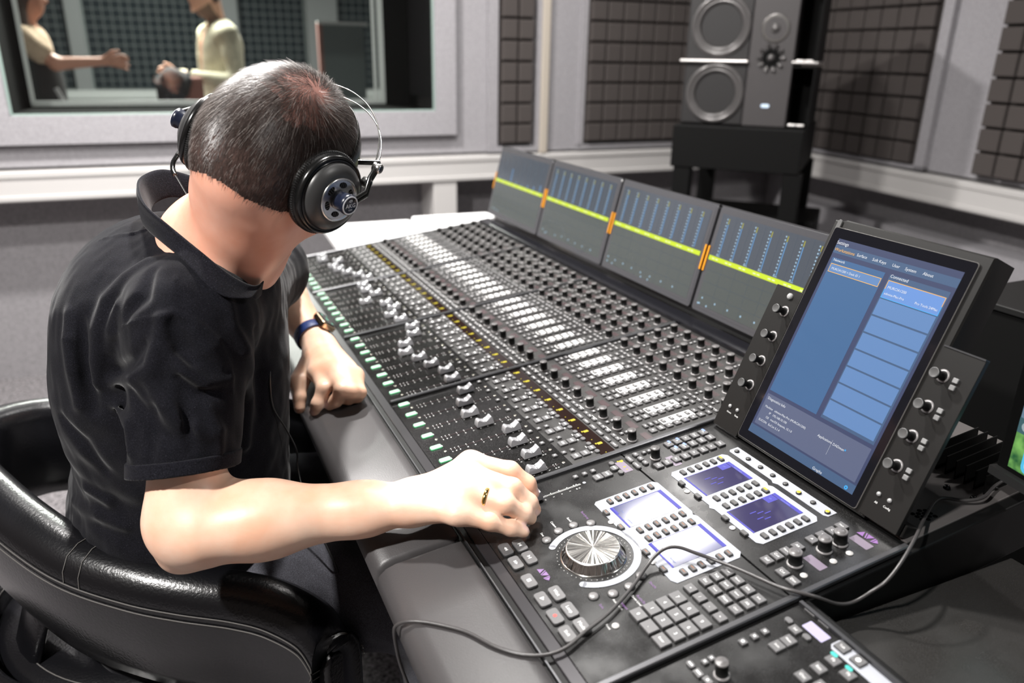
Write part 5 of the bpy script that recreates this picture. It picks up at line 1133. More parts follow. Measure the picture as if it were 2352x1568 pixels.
# ---- short hair, strand by strand
def surf_pts(n, seed=1):
    rs = np.random.RandomState(seed); d = rs.normal(size=(n, 3)); d /= np.linalg.norm(d, axis=1)[:, None]
    f = field(head); lo = np.full(n, .02); hi = np.full(n, .19); c = HC
    for _ in range(16):
        m = (lo+hi)/2; v = f(c+(d@HR)*m[:, None]); lo = np.where(v < 0, m, lo); hi = np.where(v < 0, hi, m)
    p = c+(d@HR)*((lo+hi)/2)[:, None]; e = .002; nn = np.stack([f(p+np.eye(3)[k]*e)-f(p-np.eye(3)[k]*e) for k in range(3)], 1); nn /= np.linalg.norm(nn, axis=1)[:, None]+1e-9
    return p, nn
WHORL = np.array([.034, -.074, .062])
def hair(n, name, mats, seed=1):
    p, nn = surf_pts(n, seed); q = (p-HC)@HR.T; rs = np.random.RandomState(seed+5)
    jit = rs.uniform(-.004, .006, len(q)); m = hair_mask(q, 0) & hair_mask(q-np.array([0, 0, 1])*jit[:, None], 0)
    wd = np.linalg.norm(q-WHORL, axis=1); m &= rs.uniform(size=len(q)) < np.clip(.45+wd/.05, 0, 1)
    p, nn, q, wd = p[m], nn[m], q[m], wd[m]; n = len(p)
    ql = q-WHORL; out = ql/(wd[:, None]+1e-6)
    down = np.array([0, .15, -1.]); fwd = np.array([0, 1, .2])
    side = np.array([0., 0, 0])
    swirl = np.cross(np.tile([.3, -.75, .65], (n, 1)), ql); swirl /= np.linalg.norm(swirl, axis=1)[:, None]+1e-6
    wgt = np.exp(-wd/.035)[:, None]
    flow = out*.9+swirl*wgt*.8+down*np.clip(.6-q[:, 2:3]/.09, 0, 1.2)
    top = np.clip((q[:, 1:2]+.02)/.06, 0, 1)*np.clip((q[:, 2:3]-.04)/.04, 0, 1); flow = flow*(1-top)+fwd*top*1.2
    flow += rs.normal(size=flow.shape)*.22
    F = flow@HR; F -= (F*nn).sum(1)[:, None]*nn; F /= np.linalg.norm(F, axis=1)[:, None]+1e-6
    low = np.clip((q[:, 2]+.085)/.07, .35, 1); L = (.0135+.008*rs.uniform(size=n)+.006*top[:, 0])*low*(.75+.5*rs.uniform(size=n))
    lift = (.32+.25*rs.uniform(size=n)+.35*top[:, 0]+.25*wgt[:, 0])
    S = 4; P = []
    for k in range(S):
        t = k/(S-1); P.append(p-nn*.0008+F*(L*t)[:, None]*1.0+nn*(L*lift*t*(1-.40*t))[:, None]-Z3*(L*.12*t*t)[:, None])
    B = np.cross(F, nn); W = .00019
    vs = np.zeros((n, S, 2, 3))
    for k in range(S):
        w_ = W*(1-.75*k/(S-1)); ang = .5
        vs[:, k, 0] = P[k]-B*w_; vs[:, k, 1] = P[k]+B*w_+nn*w_*.5
    V = vs.reshape(-1, 3); b = (np.arange(n)*S*2)[:, None]
    fs = np.concatenate([np.stack([b[:, 0]+2*k, b[:, 0]+2*k+1, b[:, 0]+2*k+3, b[:, 0]+2*k+2], 1) for k in range(S-1)])
    me = bpy.data.meshes.new(name); me.vertices.add(len(V)); me.vertices.foreach_set('co', V.astype(np.float32).ravel())
    me.loops.add(len(fs)*4); me.loops.foreach_set('vertex_index', fs.astype(np.int32).ravel()); me.polygons.add(len(fs)); me.polygons.foreach_set('loop_start', np.arange(0, len(fs)*4, 4, dtype=np.int32)); me.polygons.foreach_set('loop_total', np.full(len(fs), 4, np.int32))
    grey = rs.uniform(size=n) < .10+.12*np.clip(-q[:, 0]/.07, 0, 1); me.polygons.foreach_set('material_index', np.tile(grey.astype(np.int32), S-1)); me.polygons.foreach_set('use_smooth', np.ones(len(fs), bool))
    for m_ in mats: me.materials.append(m_)
    me.update(calc_edges=True); o = bpy.data.objects.new(name, me); COL.objects.link(o); o.parent = person; o.matrix_parent_inverse = PI_; return o
hair(62000, 'hair', [mat('hair_dark', (.030, .019, .015), .38, spec=.6), mat('hair_grey', (.30, .27, .25), .4, spec=.6)])
# ================================================================ HEADPHONES
hph = empty('headphones', frame(HC, HE, HF, HU)); tag(hph, 'black and silver open headphones with steel bands worn by the seated person', 'headphones')
M['hp_shell'] = mat('cup_shell', (.045, .045, .045), .38, metal=.2); M['hp_pad'] = mat('ear_pad', (.010, .010, .010), .40, bump=(400, .4, .001)); M['hp_navy'] = mat('hub_navy', (.006, .009, .022), .3)
M['hp_black'] = mat('headphone_black', (.006, .006, .006), .22)
def cup(sgn):
    ax = nrm(np.array([sgn*1.0, -.26, -.12])); up = nrm(np.cross(np.cross(ax, [0, .2, 1.]), ax)); sd = np.cross(up, ax)
    c = np.array([sgn*.0755, -.012, -.020]); T = Matrix(((sd[0], up[0], ax[0], c[0]), (sd[1], up[1], ax[1], c[1]), (sd[2], up[2], ax[2], c[2]), (0, 0, 0, 1)))
    e = empty('ear_cup'); e.parent = hph; e.matrix_local = T
    mb = MB(); mb.lathe([(.020, .004), (.024, -.002), (.034, -.005), (.0455, -.001), (.0500, .006), (.0495, .0135), (.044, .016), (.001, .016)], 64); mb.build('ear_pad', M['hp_pad'], e)
    mb = MB()
    for i in range(110):
        a = 2*PI*i/110; mb.box((.0497*math.cos(a), .0497*math.sin(a), .0125), (.0011, .0011, .003))
    mb.build('pad_ribbing', M['hp_pad'], e)
    mb = MB(); mb.lathe([(.046, .0145), (.0475, .018), (.0470, .022), (.0450, .0235), (.0440, .0235), (.0440, .0225), (.0405, .0225), (.0405, .0245), (.0385, .0290), (.0300, .0345), (.0255, .0350)], 64, mats=[0, 0, 0, 0, 0, 0, 0, 1, 1, 1]); mb.build('cup_shell', [M['hp_black'], M['hp_shell']], e)
    mb = MB(); mb.lathe([(.0262, .0345), (.0262, .0368), (.0245, .0372), (.0235, .0360)], 64); mb.build('cup_ring', M['silver'], e)
    mb = MB(); mb.lathe([(.0240, .0355), (.0150, .0355), (.001, .0355)], 48); mb.build('grille_disc', mat('grille', (.12, .12, .12), .35, metal=.7), e)
    mb = MB()
    for i in range(6):
        a = 2*PI*i/6+.3; T2 = Matrix.Translation((.0175*math.cos(a), .0175*math.sin(a), .0358)) @ rotm('Z', a+PI/2); mb.T = T2
        mb.prism([(.0058*math.cos(b), .0035*math.sin(b)) for b in [2*PI*j/20 for j in range(20)]], 0, .0003, 0, 0)
        for k in (-.0028, 0, .0028): mb.box((k, 0, .0005), (.0010, .0056, .0004), 1)
    mb.build('vent_slot', [M['blackfelt'], M['hp_shell']], e)
    mb = MB(); mb.lathe([(.0110, .035), (.0115, .0400), (.0115, .0490), (.0122, .0500), (.0122, .0540), (.0112, .0550), (.0106, .0556), (.0098, .0556), (.0096, .0552), (.0002, .0552)], 40, mats=[0, 0, 0, 0, 0, 1, 1, 1, 2])
    mb.T = rotm('Z', 1.1 if sgn > 0 else 0); mb.text('AKG', 0, 0, .0557, .0072, 1); mb.text('K240', 0, -.0052, .0557, .0026, 1)
    for r in (.0018, .0026): mb.tube([(r*.9*math.cos(b)+(.0+i_*.0017), .0056+r*.5*math.sin(b), .0557) for i_ in (0,) for b in [2*PI*j/14 for j in range(14)]], .00022, 4, 1, True)
    mb.build('cup_hub', [M['hp_navy'], mat('badge_silver', (.7, .72, .75), .3), M['hp_navy']], e)
    return e, c, ax, up
BD = nrm([0, .20, .98])
def band(ra, rb, a0, a1, n=40, off=0.0):
    return [np.array([ra*math.sin(a), off*math.cos(a)**1, 0])+BD*(rb*math.cos(a))+np.array([0, -.008, -.018])*(1-abs(math.cos(a))) for a in [math.radians(a0+(a1-a0)*i/n) for i in range(n+1)]]
cups = [cup(1), cup(-1)]
mb = MB()
for off in (-.010, .012): mb.tube([tuple(p) for p in band(.1170, .138, -72, 72, 60, off)], .0009, 6)
mb.build('steel_band', mat('band_steel', (.26, .26, .25), .22, metal=1), hph)
mb = MB(); mb.tube([tuple(p) for p in band(.0900, .114, -70, 70, 48)], .01, 10, flat=(.0016, .014), up=(0, 1, 0)); mb.build('head_strap', M['hp_black'], hph)
for sg in (1, -1):
    e = empty('yoke'); e.parent = hph
    b0 = band(.1170, .138, 70*sg, 72*sg, 1)[0]; hub = np.array([sg*.0755, -.012, -.020])+nrm(np.array([sg, -.26, -.12]))*.050
    mb = MB()
    for o_ in (-.0035, .0035): mb.tube([tuple(b0+np.array([0, o_, .018])), tuple(b0+np.array([sg*.002, o_, -.006])), tuple((b0+hub)/2+np.array([sg*.010, o_, -.002])), tuple(hub+np.array([sg*.004, o_, .006]))], .0026, 8)
    mb.tube([tuple(b0+np.array([0, 0, .020])), tuple(np.array([sg*.088, 0, .040]))], .0035, 8)
    mb.build('yoke_arm', M['hp_black'], e)
    for z_, c_ in ((.012, 0), (-.012, 1)):
        mb = MB(); p = b0+np.array([sg*.001, 0, z_]); mb.T = Matrix.Translation(tuple(p)) @ rotm('Y', sg*PI/2); mb.lathe([(.001, -.005), (.0062, -.005), (.0062, .004), (.0054, .0052), (.001, .0052)], 16); mb.T = Matrix.Translation(tuple(p+np.array([sg*.0054, 0, 0]))) @ rotm('Y', sg*PI/2); mb.lathe([(.0042, 0), (.001, .0002)], 16, 1)
        mb.build('hinge', [M['silver'], M['hp_navy']], e)
# lead from the far cup: mini connector, strain relief, thin cable
HI = hph.matrix_world.inverted()
def addh(mb, name, mats):
    o = mb.build(name, mats); o.parent = hph; o.matrix_parent_inverse = HI; return o
mb = MB(); mb.tube(spline([(-.4380, 1.0960, 1.228), (-.4444, 1.0891, 1.2182), (-.4509, 1.0792, 1.2058), (-.4586, 1.0697, 1.1946)], 4), [.0042]*3+[.0050]*4+[.0036]*6, 10, 0); pl_ = addh(mb, 'lead_plug', M['hp_shell'])
mb = MB(); rl = spline([(-.4586, 1.0697, 1.1946), (-.4621, 1.0613, 1.1863), (-.4604, 1.0529, 1.1782), (-.4529, 1.04, 1.1721)], 10)
mb.tube(rl, [.0026+.0009*(i % 2) for i in range(len(rl))], 8); addh(mb, 'strain_relief', M['hp_black'])
wire = [(-.4529, 1.04, 1.1721), (-.42, 1.02, 1.13), (-.355, 1.00, 1.07), (-.330, 1.05, 1.005), (-0.333, 1.02, 0.975), (-0.332, 0.99, 0.935), (-.332, .975, .900), (-.332, .980, .860), (-.324, 1.00, .819), (-0.316, 1.015, 0.775), (-0.318, 1.02, 0.742), (-.300, .99, .70), (-0.259, 0.942, 0.650), (-0.249, 0.935, 0.631), (-0.241, 0.926, 0.605), (-0.239, 0.913, 0.572), (-0.247, 0.911, 0.535), (-0.254, 0.907, 0.498), (-0.266, 0.907, 0.470), (-0.277, 0.905, 0.463), (-.285, .900, .449), (-.283, .89, .43), (-.27, .89, .42)]
mb = MB(); mb.tube(spline(wire, 6), .0013, 6); addh(mb, 'headphone_cable', mat('thin_cable', (.02, .02, .02), .3))
# ================================================================ WATCH, RING, NECK CHAIN
ax = nrm(WRL-ELL); wc = WRL-ax*.030; upw = nrm(np.cross(np.cross(ax, nrm([.75, .25, .85])), ax)); sdw = np.cross(upw, ax)
wt = empty('wrist_watch', frame(wc, sdw, upw, ax)); tag(wt, 'gold cased square smart watch with dark blue strap on the far wrist', 'watch')
mb = MB(); mb.tube([(.0315*math.cos(a), .0315*math.sin(a), 0) for a in [2*PI*i/60 for i in range(60)]], .01, 8, closed=True, flat=(.0011, .0105), up=(0, 0, 1)); mb.build('watch_strap', mat('strap_blue', (.012, .03, .13), .45), wt)
mb = MB()
for i in range(7):
    a = PI+.25+i*.13; mb.T = rotm('Z', a-PI/2) @ Matrix.Translation((0, .0327, 0)) @ rotm('X', -PI/2); mb.lathe([(.0014, 0), (.0001, .0002)], 8)
mb.build('strap_hole', M['blackfelt'], wt)
mb = MB(); mb.T = Matrix.Translation((0, .0315, 0)) @ rotm('X', -PI/2); mb.rbox(0, 0, .036, .042, -.0005, .0095, .009, .0022, 0, seg=6, bottom=True); cs = mb.build('watch_case', mat('watch_gold', (.80, .60, .42), .25, metal=1), wt)
mb = MB(); mb.T = Matrix.Translation((0, .0315, 0)) @ rotm('X', -PI/2); mb.rbox(0, 0, .032, .038, .009, .0108, .008, .0015, 0, seg=6)
mb.build('watch_glass', M['blackgloss'], cs)
mb = MB(); mb.T = Matrix.Translation((0, .0315, 0)) @ rotm('X', -PI/2)
for x, y, r in ((-.008, .010, .003), (.006, .012, .002), (.0, .0, .004), (.008, -.010, .003)): mb.lathe([(r, .0109), (.0001, .0110)], 10, 0, False, c=(x, y, 0))
mb.build('watch_display', emi('watch_green', (.2, .8, .5), .8), cs)
a_, b_ = RH['ring'][0], RH['ring'][1]; c_ = a_+(b_-a_)*.48; zx = nrm(b_-a_); sx_ = nrm(np.cross(Z3, zx)); 
mb = MB(); R_ = FR['ring'][0]+(FR['ring'][1]-FR['ring'][0])*.48; mb.lathe([(R_+.0000, -.0024), (R_+.0012, -.0021), (R_+.0016, 0), (R_+.0012, .0021), (R_, .0024)], 40)
o = mb.build('finger_ring', mat('ring_gold', (.90, .62, .22), .15, metal=1)); o.matrix_world = frame(c_, sx_, np.cross(zx, sx_), zx); tag(o, 'plain gold band on the ring finger of the hand at the fader', 'ring')
# ================================================================ CHAIR
M['leather'] = mat('black_leather', (.004, .004, .005), .27, spec=.6, bump=(260, .35, .0012)); M['stitch'] = mat('grey_stitching', (.09, .085, .08), .7)
chair = empty('office_chair', Matrix.Translation((-.58, 1.12, 0))); tag(chair, 'black leather tub chair with grey stitching along its curved arm', 'chair')
CI = chair.matrix_world.inverted()
RIM = [(-.232, .842, .545), (-.240, .848, .580), (-.266, .858, .608), (-.314, .868, .628), (-.362, .872, .638), (-.431, .871, .650), (-.496, .877, .660), (-.584, .900, .672), (-.666, .941, .685), (-.766, 1.007, .700), (-.870, 1.095, .710), (-.925, 1.200, .705), (-.905, 1.290, .692), (-.850, 1.350, .675), (-.76, 1.415, .66), (-.62, 1.46, .64), (-.48, 1.475, .62), (-.40, 1.47, .60)]
def spl(pts, n=8):
    return spline(pts, n)
def addc(mb, name, mats):
    o = mb.build(name, mats); o.parent = chair; o.matrix_parent_inverse = CI; return o
path = [np.array(p) for p in spl(RIM, 8)]; N_ = len(path); cen_ = np.array([-.60, 1.17, 0])
prof = [(.040, -.022), (.038, -.004), (.028, .014), (.010, .022), (-.010, .021), (-.024, .010), (-.030, -.012), (-.029, -.06), (-.026, -.12), (-.018, -.148), (.0, -.155), (.022, -.148), (.034, -.12), (.040, -.07), (.041, -.034)]
vs = []; outs = []
for i, p in enumerate(path):
    t = path[min(i+1, N_-1)]-path[max(i-1, 0)]; t[2] = 0; t = nrm(t); o_ = np.array([-t[1], t[0], 0]); o_ = o_ if o_@(np.array([p[0], p[1], 0])-cen_) > 0 else -o_
    outs.append(o_); e = min(1, i/5, (N_-1-i)/5); sc = .25+.75*math.sqrt(max(0, 1-(1-e)**2))
    fr_ = max(0, 1-i/34); ext = 1.12+.85*fr_**1.3
    for a, b in prof: bb = b if b > -.04 else b*(.75+.25*sc)*ext; vs.append(tuple(p+o_*a*sc*1.05+Z3*(bb*(sc if b > -.03 else 1)-.0)))
m_ = len(prof); fs = [(i*m_+k, i*m_+(k+1) % m_, (i+1)*m_+(k+1) % m_, (i+1)*m_+k) for i in range(N_-1) for k in range(m_)]
mb = MB(); mb.add(vs, fs, 0, True); mb.add(vs[:m_], [tuple(range(m_))]); mb.add(vs[-m_:], [tuple(range(m_))[::-1]])
addc(mb, 'arm_band', M['leather'])
mb = MB()
for off in ((.0415, -.020), (.0425, -.030)):
    mb.tube([tuple(p+o_*off[0]*1.05+Z3*off[1]) for p, o_ in list(zip(path, outs))[3:-3]], .0011 if off[1] < 0 else .0016, 5)
for k0 in (54, 56):
    p = path[k0]; o_ = outs[k0]; mb.tube([tuple(p+o_*a*1.06+Z3*(b+.0008)) for a, b in prof[:6]], .0008, 5)
addc(mb, 'arm_stitching', [M['stitch']])
# seat cushion, shell below it, column and star base
def disc(cx, cy, prof, seg=64, sx=1, sy=1):
    mb = MB(); mb.T = Matrix.Translation((cx, cy, 0)) @ rotm('Z', math.radians(24.7)) @ Matrix.Diagonal((sx, sy, 1, 1)); mb.lathe(prof, seg); return mb
addc(disc(-.575, 1.12, [(.23, .37), (.262, .385), (.272, .41), (.268, .44), (.250, .458), (.20, .463), (.001, .460)], sx=1.04), 'seat_cushion', M['leather'])
mb = disc(-.575, 1.12, [(.001, .30), (.20, .305), (.262, .33), (.285, .37), (.290, .42), (.286, .47), (.278, .478), (.270, .46), (.268, .40)], sx=1.04)
addc(mb, 'seat_shell', M['leather'])
mb = MB()
for r, z in ((.287, .472), (.262, .452), (.245, .460)):
    pts = []
    for i in range(80):
        a = 2*PI*i/80; x, y = r*1.04*math.cos(a), r*math.sin(a); c, s = math.cos(math.radians(24.7)), math.sin(math.radians(24.7)); pts.append((-.555+x*c-y*s, 1.12+x*s+y*c, z))
    mb.tube(pts, .0011, 5, 0, True)
addc(mb, 'seat_stitching', [M['stitch']])
mb = MB(); mb.T = Matrix.Translation((-.575, 1.12, 0)); mb.lathe([(.03, .08), (.03, .30), (.06, .305), (.001, .306)], 24); addc(mb, 'column', M['silver'])
for i in range(5):
    a = 2*PI*i/5+.3; mb = MB(); mb.tube([(-.575, 1.12, .085), (-.555+.29*math.cos(a), 1.12+.29*math.sin(a), .05)], [.025, .016], 8); addc(mb, 'base_leg', M['silver'])
    mb = MB(); mb.T = Matrix.Translation((-.555+.29*math.cos(a), 1.12+.29*math.sin(a), .026)) @ rotm('Z', a) @ rotm('X', PI/2); mb.lathe([(.001, -.012), (.025, -.012), (.025, .012), (.001, .012)], 16); addc(mb, 'caster', M['black'])
# struts holding the arm band on the shell
for q in (.18, .5, .82):
    k0 = int(q*(N_-1)); p = path[k0]-outs[k0]*.01; b_ = np.array([-.575, 1.12, .36])+nrm(np.array([p[0]+.575, p[1]-1.12, 0]))*.27; mb = MB(); mb.tube([tuple(p+Z3*-.12), tuple(b_)], .02, 8, flat=(.05, .012)); addc(mb, 'arm_strut', M['leather'])

# ================================================================ PEOPLE BEHIND THE WINDOW
def WS(s, t, z): return W0+WD*s+WN*t+Z3*z
M['skin2'] = mat('skin_far', (.62, .36, .26), .5); M['skin3'] = mat('skin_warm', (.50, .24, .16), .5)
M['cream'] = cloth_mat('cream_jacket', (.62, .58, .44), 300, .2, sheen=.1, dust=False); M['shirtgrey'] = mat('shirt_grey', (.42, .42, .42), .9)
M['trou'] = cloth_mat('olive_trousers', (.17, .13, .06), 300, .2, dust=False); M['blackdress'] = mat('black_dress', (.004, .004, .005), .8); M['blouse'] = cloth_mat('beige_blouse', (.55, .42, .30), 300, .2, sheen=.1, dust=False); M['brownhair'] = mat('brown_hair', (.045, .025, .018), .5, bump=(80, .6, .004))
def par(o, p): o.parent = p; o.matrix_parent_inverse = p.matrix_world.inverted()
def small_hand(W, D, side, s=1.0):
    D = nrm(D); side = nrm(side); P = [FCone(W, W+D*.05*s, .022*s, .030*s, np.cross(D, side), .5, .01)]
    for i, (o, l) in enumerate(((-.027, .062), (-.010, .072), (.009, .068), (.026, .054))):
        a = W+D*.07*s+side*o*s; b = a+D*l*.55*s+side*o*.25*s; P += [Cone(a, b, .0095*s, .0085*s, .006), Cone(b, b+D*l*.45*s-Z3*.012*s, .0085*s, .007*s, .003)]
    P += [Cone(W+D*.015*s-side*.02*s, W+D*.05*s-side*.05*s, .013*s, .0105*s, .012), Cone(W+D*.05*s-side*.05*s, W+D*.085*s-side*.058*s, .0105*s, .0085*s, .003)]
    return P
# --- person in the cream jacket, turned to the left of the window, hands together in front
B = A3(-2.065, 5.68, -.075); L_ = nrm([-.78, -.62, 0]); S_ = nrm([.62, -.78, 0])      # L_: facing, S_: towards the window
def pp(f, s, z): return B+L_*f+S_*s+Z3*z
p2 = empty('person', Matrix.Translation(tuple(B))); tag(p2, 'bearded person in a cream jacket looking down at their hands behind the window', 'person', None)
hc = pp(.06, 0, 1.74)
HR2 = np.array([S_, nrm(L_*.85-Z3*.53), nrm(L_*.53+Z3*.85)])
def h2(x, y, z): return hc+HR2[0]*x+HR2[1]*y+HR2[2]*z
shr, shl = pp(-.01, .19, 1.50), pp(-.01, -.19, 1.50); elr, ell = pp(-.03, .27, 1.20), pp(-.01, -.24, 1.20); wrr, wrl = pp(.26, .13, 1.24), pp(.27, -.05, 1.24)
bp = [Ell(h2(0, 0, .015), [.078, .098, .105], HR2, .02), Ell(h2(0, .04, -.05), [.06, .062, .08], HR2, .03), Cone(h2(0, .095, -.01), h2(0, .115, -.04), .009, .013, .01), Ell(h2(0, .09, -.068), [.022, .010, .006], HR2, .005), Ell(h2(.08, -.005, -.01), [.008, .018, .032], HR2, .006), Ell(h2(-.08, -.005, -.01), [.008, .018, .032], HR2, .006),
      Cone(h2(0, -.03, -.06), pp(-.02, 0, 1.52), .058, .062, .03), Cone(pp(-.02, 0, 1.42), pp(0, 0, 1.0), .13, .12, .04), Cone(shr, elr, .045, .040, .02), Cone(shl, ell, .045, .040, .02), Cone(elr, wrr, .040, .026, .02), Cone(ell, wrl, .040, .026, .02),
      Cone(pp(0, .10, .95), pp(.02, .10, .50), .085, .055, .03), Cone(pp(0, -.10, .95), pp(.02, -.10, .50), .085, .055, .03), Cone(pp(.02, .10, .50), pp(-.02, .10, .08), .052, .038, .03), Cone(pp(.02, -.10, .50), pp(-.02, -.10, .08), .052, .038, .03)]
bp += small_hand(wrr, L_*.9-S_*.25+Z3*.05, Z3, 1.05)+small_hand(wrl, L_*.9+S_*.3+Z3*.12, -Z3, 1.05)
def m2(c):
    q = (c-hc)@HR2.T; m = np.zeros(len(c), int); m[(q[:, 2] > .05-np.clip(q[:, 1], -.2, .2)*.1+np.clip(q[:, 1]-.03, 0, 1)) | ((q[:, 1] < -.02) & (q[:, 2] > -.07) & (q[:, 2] < .2) & (np.abs(q[:, 0]) < .1))] = 1
    m[(q[:, 2] < -.048) & (q[:, 1] > .01) & (q[:, 2] > -.16) & (np.abs(q[:, 0]) < .09)] = 2; return m
b2 = sdf_mesh(field(bp), B-A3(.6, .6, -.0), B+A3(.6, .6, 1.95), .008, 'body', [M['skin2'], M['brownhair'], mat('beard', (.20, .13, .10), .8)], None, m2); par(b2, p2)
jk = [FCone(pp(-.02, 0, 1.40), pp(0, 0, 1.02), .200, .188, L_, .74, .04), FCone(pp(0, 0, 1.02), pp(-.01, 0, .82), .178, .195, L_, .75, .04), Cone(shr, shl, .072, .072, .04), Cone(pp(-.03, 0, 1.50), pp(-.04, 0, 1.52), .075, .075, .05), Cone(shr, elr, .066, .058, .02), Cone(shl, ell, .066, .058, .02), Cone(elr, elr+(wrr-elr)*.86, .056, .040, .02), Cone(ell, ell+(wrl-ell)*.86, .056, .040, .02)]
def jex(p, d):
    q = (p-B); f_ = q@L_; s_ = q@S_; z = p[:, 2]
    v = np.maximum(np.abs(s_)-(.018+np.clip(z-1.05, 0, 1)*.13), -(f_-.05)); v = np.maximum(v, z-1.62); v = np.maximum(v, -(z-.7)+0*z)
    hem = .80-z; d = np.maximum(d, hem); d = np.where(z > 1.0, smax(d, -v, .01), np.maximum(d, -v)); n = Cone(h2(0, -.03, -.06), pp(-.015, 0, 1.52), .064, .068, 0)(p)
    return smax(d, -n, .01)-.004*vnoise(p, 17, 4)
j2 = sdf_mesh(field(jk, jex), B-A3(.6, .6, -.6), B+A3(.6, .6, 1.75), .008, 'jacket', [M['cream']], None); par(j2, p2)
s2 = sdf_mesh(field([FCone(pp(-.02, 0, 1.42), pp(0, 0, .98), .150, .150, L_, .75, .04)]), B-A3(.3, .3, -.7), B+A3(.3, .3, 1.65), .01, 'shirt', [M['shirtgrey']], None); par(s2, p2)
t2 = sdf_mesh(field([Cone(pp(0, .08, .92), pp(.02, .10, .50), .115, .080, .05), Cone(pp(0, -.08, .92), pp(.02, -.10, .50), .115, .080, .05), Cone(pp(.02, .10, .50), pp(-.02, .10, .07), .078, .060, .03), Cone(pp(.02, -.10, .50), pp(-.02, -.10, .07), .078, .060, .03)]), B-A3(.4, .4, .02), B+A3(.4, .4, 1.1), .012, 'trousers', [M['trou']], None); par(t2, p2)
mb = MB(); ax_ = nrm(wrr-elr); cc = wrr-ax_*.012; mb.T = frame(cc, nrm(np.cross(Z3, ax_)), np.cross(ax_, nrm(np.cross(Z3, ax_))), ax_); mb.lathe([(.030, -.011), (.033, -.008), (.033, .008), (.030, .011)], 24); mb.box((0, .034, 0), (.034, .010, .034))
w2 = mb.build('wrist_watch', M['blackgloss']); tag(w2, 'dark watch on the wrist of the person in the cream jacket', 'watch')
# --- long haired person in a black dress reaching an arm out
B3 = A3(-2.78, 4.70, -.06); F3 = nrm([.80, .30, 0]); S3 = nrm([.30, -.80, 0])
def p3(f, s, z): return B3+F3*f+S3*s+Z3*z
pw = empty('person', Matrix.Translation(tuple(B3))); tag(pw, 'long haired person in a beige blouse reaching out an open hand behind the window', 'person')
h3 = p3(.02, .0, 1.66); wr3 = p3(.385, .16, 1.315); el3 = p3(.15, .20, 1.30); s3r, s3l = p3(.0, .17, 1.43), p3(.0, -.17, 1.43); el3l = p3(-.03, -.22, 1.16)
R3 = np.array([S3, F3, Z3])
bw_ = [Ell(h3+Z3*.01, [.072, .09, .105], R3, .02), Ell(h3+F3*.035-Z3*.05, [.052, .055, .07], R3, .03), Cone(h3+F3*.088-Z3*.005, h3+F3*.104-Z3*.035, .007, .010, .01), Cone(h3-Z3*.06, p3(-.01, 0, 1.43), .046, .055, .03), FCone(p3(-.01, 0, 1.35), p3(0, 0, 1.0), .14, .12, F3, .75, .04), Cone(s3r, el3, .042, .036, .02), Cone(s3l, el3l, .042, .036, .02), Cone(el3, wr3, .036, .024, .02), Cone(el3l, p3(.10, -.18, 1.02), .036, .024, .02),
       Cone(p3(0, .08, .9), p3(.02, .09, .48), .085, .052, .03), Cone(p3(0, -.08, .9), p3(.02, -.09, .48), .085, .052, .03), Cone(p3(.02, .09, .48), p3(-.02, .09, .06), .05, .034, .03), Cone(p3(.02, -.09, .48), p3(-.02, -.09, .06), .05, .034, .03)]+small_hand(wr3, F3+S3*.1, Z3*-1, 1.0)+small_hand(p3(.10, -.18, 1.02), F3-Z3*.5, S3, .9)
o = sdf_mesh(field(bw_), B3-A3(.6, .6, 0), B3+A3(.7, .7, 1.85), .008, 'body', [M['skin3']], None); par(o, pw)
def cutz(z0, z1):
    return lambda p, d: np.maximum(np.maximum(d, p[:, 2]-z1), z0-p[:, 2])-0*d
o = sdf_mesh(field([FCone(p3(-.01, 0, 1.36), p3(-.0, 0, 1.2), .165, .150, F3, .78, .04), Cone(s3r, s3l, .066, .066, .05), Cone(s3r, s3r+(el3-s3r)*.55, .066, .062, .02), Cone(s3l, s3l+(el3l-s3l)*.55, .064, .062, .02)], lambda p, d: smax(d, -Cone(h3-Z3*.05, p3(0, 0, 1.43), .060, .066, 0)(p), .008)-.004*vnoise(p, 16, 8)), B3-A3(.5, .5, -.9), B3+A3(.5, .5, 1.6), .008, 'blouse', [M['blouse']], None); par(o, pw)
o = sdf_mesh(field([FCone(p3(-.0, 0, 1.30), p3(0, 0, .95), .172, .178, F3, .82, .02), FCone(p3(0, 0, .95), p3(.01, 0, .55), .178, .22, F3, .82, .05)], lambda p, d: np.maximum(d, p[:, 2]-1.285)-.003*vnoise(p, 12, 9)), B3-A3(.4, .4, -.25), B3+A3(.4, .4, 1.5), .01, 'dress', [M['blackdress']], None); par(o, pw)
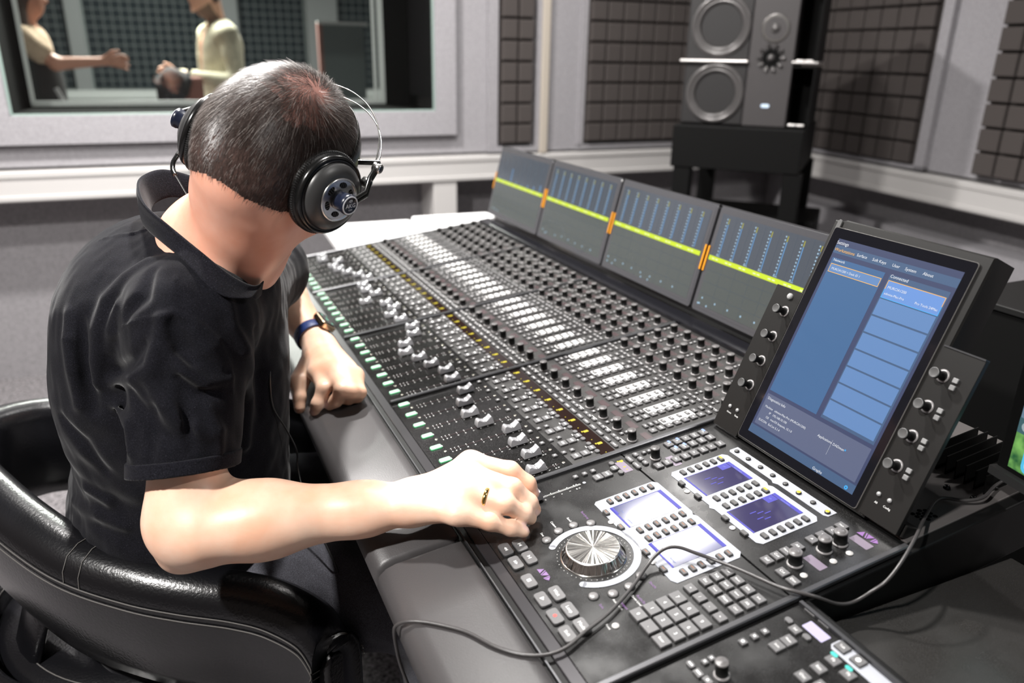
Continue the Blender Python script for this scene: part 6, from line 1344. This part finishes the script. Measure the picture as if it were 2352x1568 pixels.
o = sdf_mesh(field([Ell(h3+Z3*.025-F3*.012, [.084, .098, .108], R3, .02), FCone(h3-F3*.05, p3(-.13, .03, 1.25), .085, .085, F3, .55, .05), Cone(h3+S3*.06-F3*.02, p3(-.02, .11, 1.33), .035, .035, .03), Cone(h3-S3*.06-F3*.02, p3(-.02, -.11, 1.33), .035, .03, .03)], lambda p, d: smax(d, -Ell(h3+F3*.075-Z3*.03, [.055, .06, .085], R3, 0)(p), .01)-.003*vnoise(p*A3(1, 1, .3), 60, 2)), B3-A3(.35, .35, -1.1), B3+A3(.35, .35, 1.9), .008, 'hair', [M['brownhair']], None); par(o, pw)
mb = MB(); mb.tube([tuple(p3(.12, .165, 1.17)), tuple(p3(.155, .165, 1.08)), tuple(p3(.20, .17, .95)), tuple(p3(.235, .17, .86))], .012, 6, flat=(.004, .014)); o = mb.build('dress_strap', M['shirtgrey']); par(o, pw)
# --- chair with a dark coat over it between them, hands of a third person are not modelled apart
MCH = MW @ Matrix.Translation((.77, 2.25, 0)) @ rotm('Z', .3)
c3 = empty('music_chair', MCH); tag(c3, 'reddish brown chair with a dark coat on it between the two people', 'chair')
mb = MB(); mb.box((.02, 0, .90), (.20, .36, .05)); mb.build('seat', mat('seat_red', (.22, .09, .07), .8), c3, bevel=.02)
mb = MB(); mb.box((.08, .0, 1.06), (.17, .05, .20)); mb.build('backrest', mat('seat_red2', (.24, .11, .09), .8), c3, bevel=.02)
for x in (-.10, .13):
    for y in (-.16, .16): mb = MB(); mb.tube([(x, y, 0), (x*.8, y*.85, .9)], .009, 6); mb.build('leg', M['darkmetal'], c3)
o = sdf_mesh(field([Ell((0, 0, 1.10), [.10, .12, .10], None, .05), Ell((-.05, 0, 1.02), [.05, .10, .12], None, .05)], lambda p, d: d-.012*vnoise(p, 28, 3)), (-.3, -.3, .8), (.3, .3, 1.4), .01, 'coat', [mat('coat', (.03, .03, .033), .9, vary=(40, .6, 4))], None)
o.matrix_world = MCH @ Matrix.Translation((-.03, -.02, .02)); tag(o, 'crumpled dark grey coat draped over the reddish brown chair', 'coat')
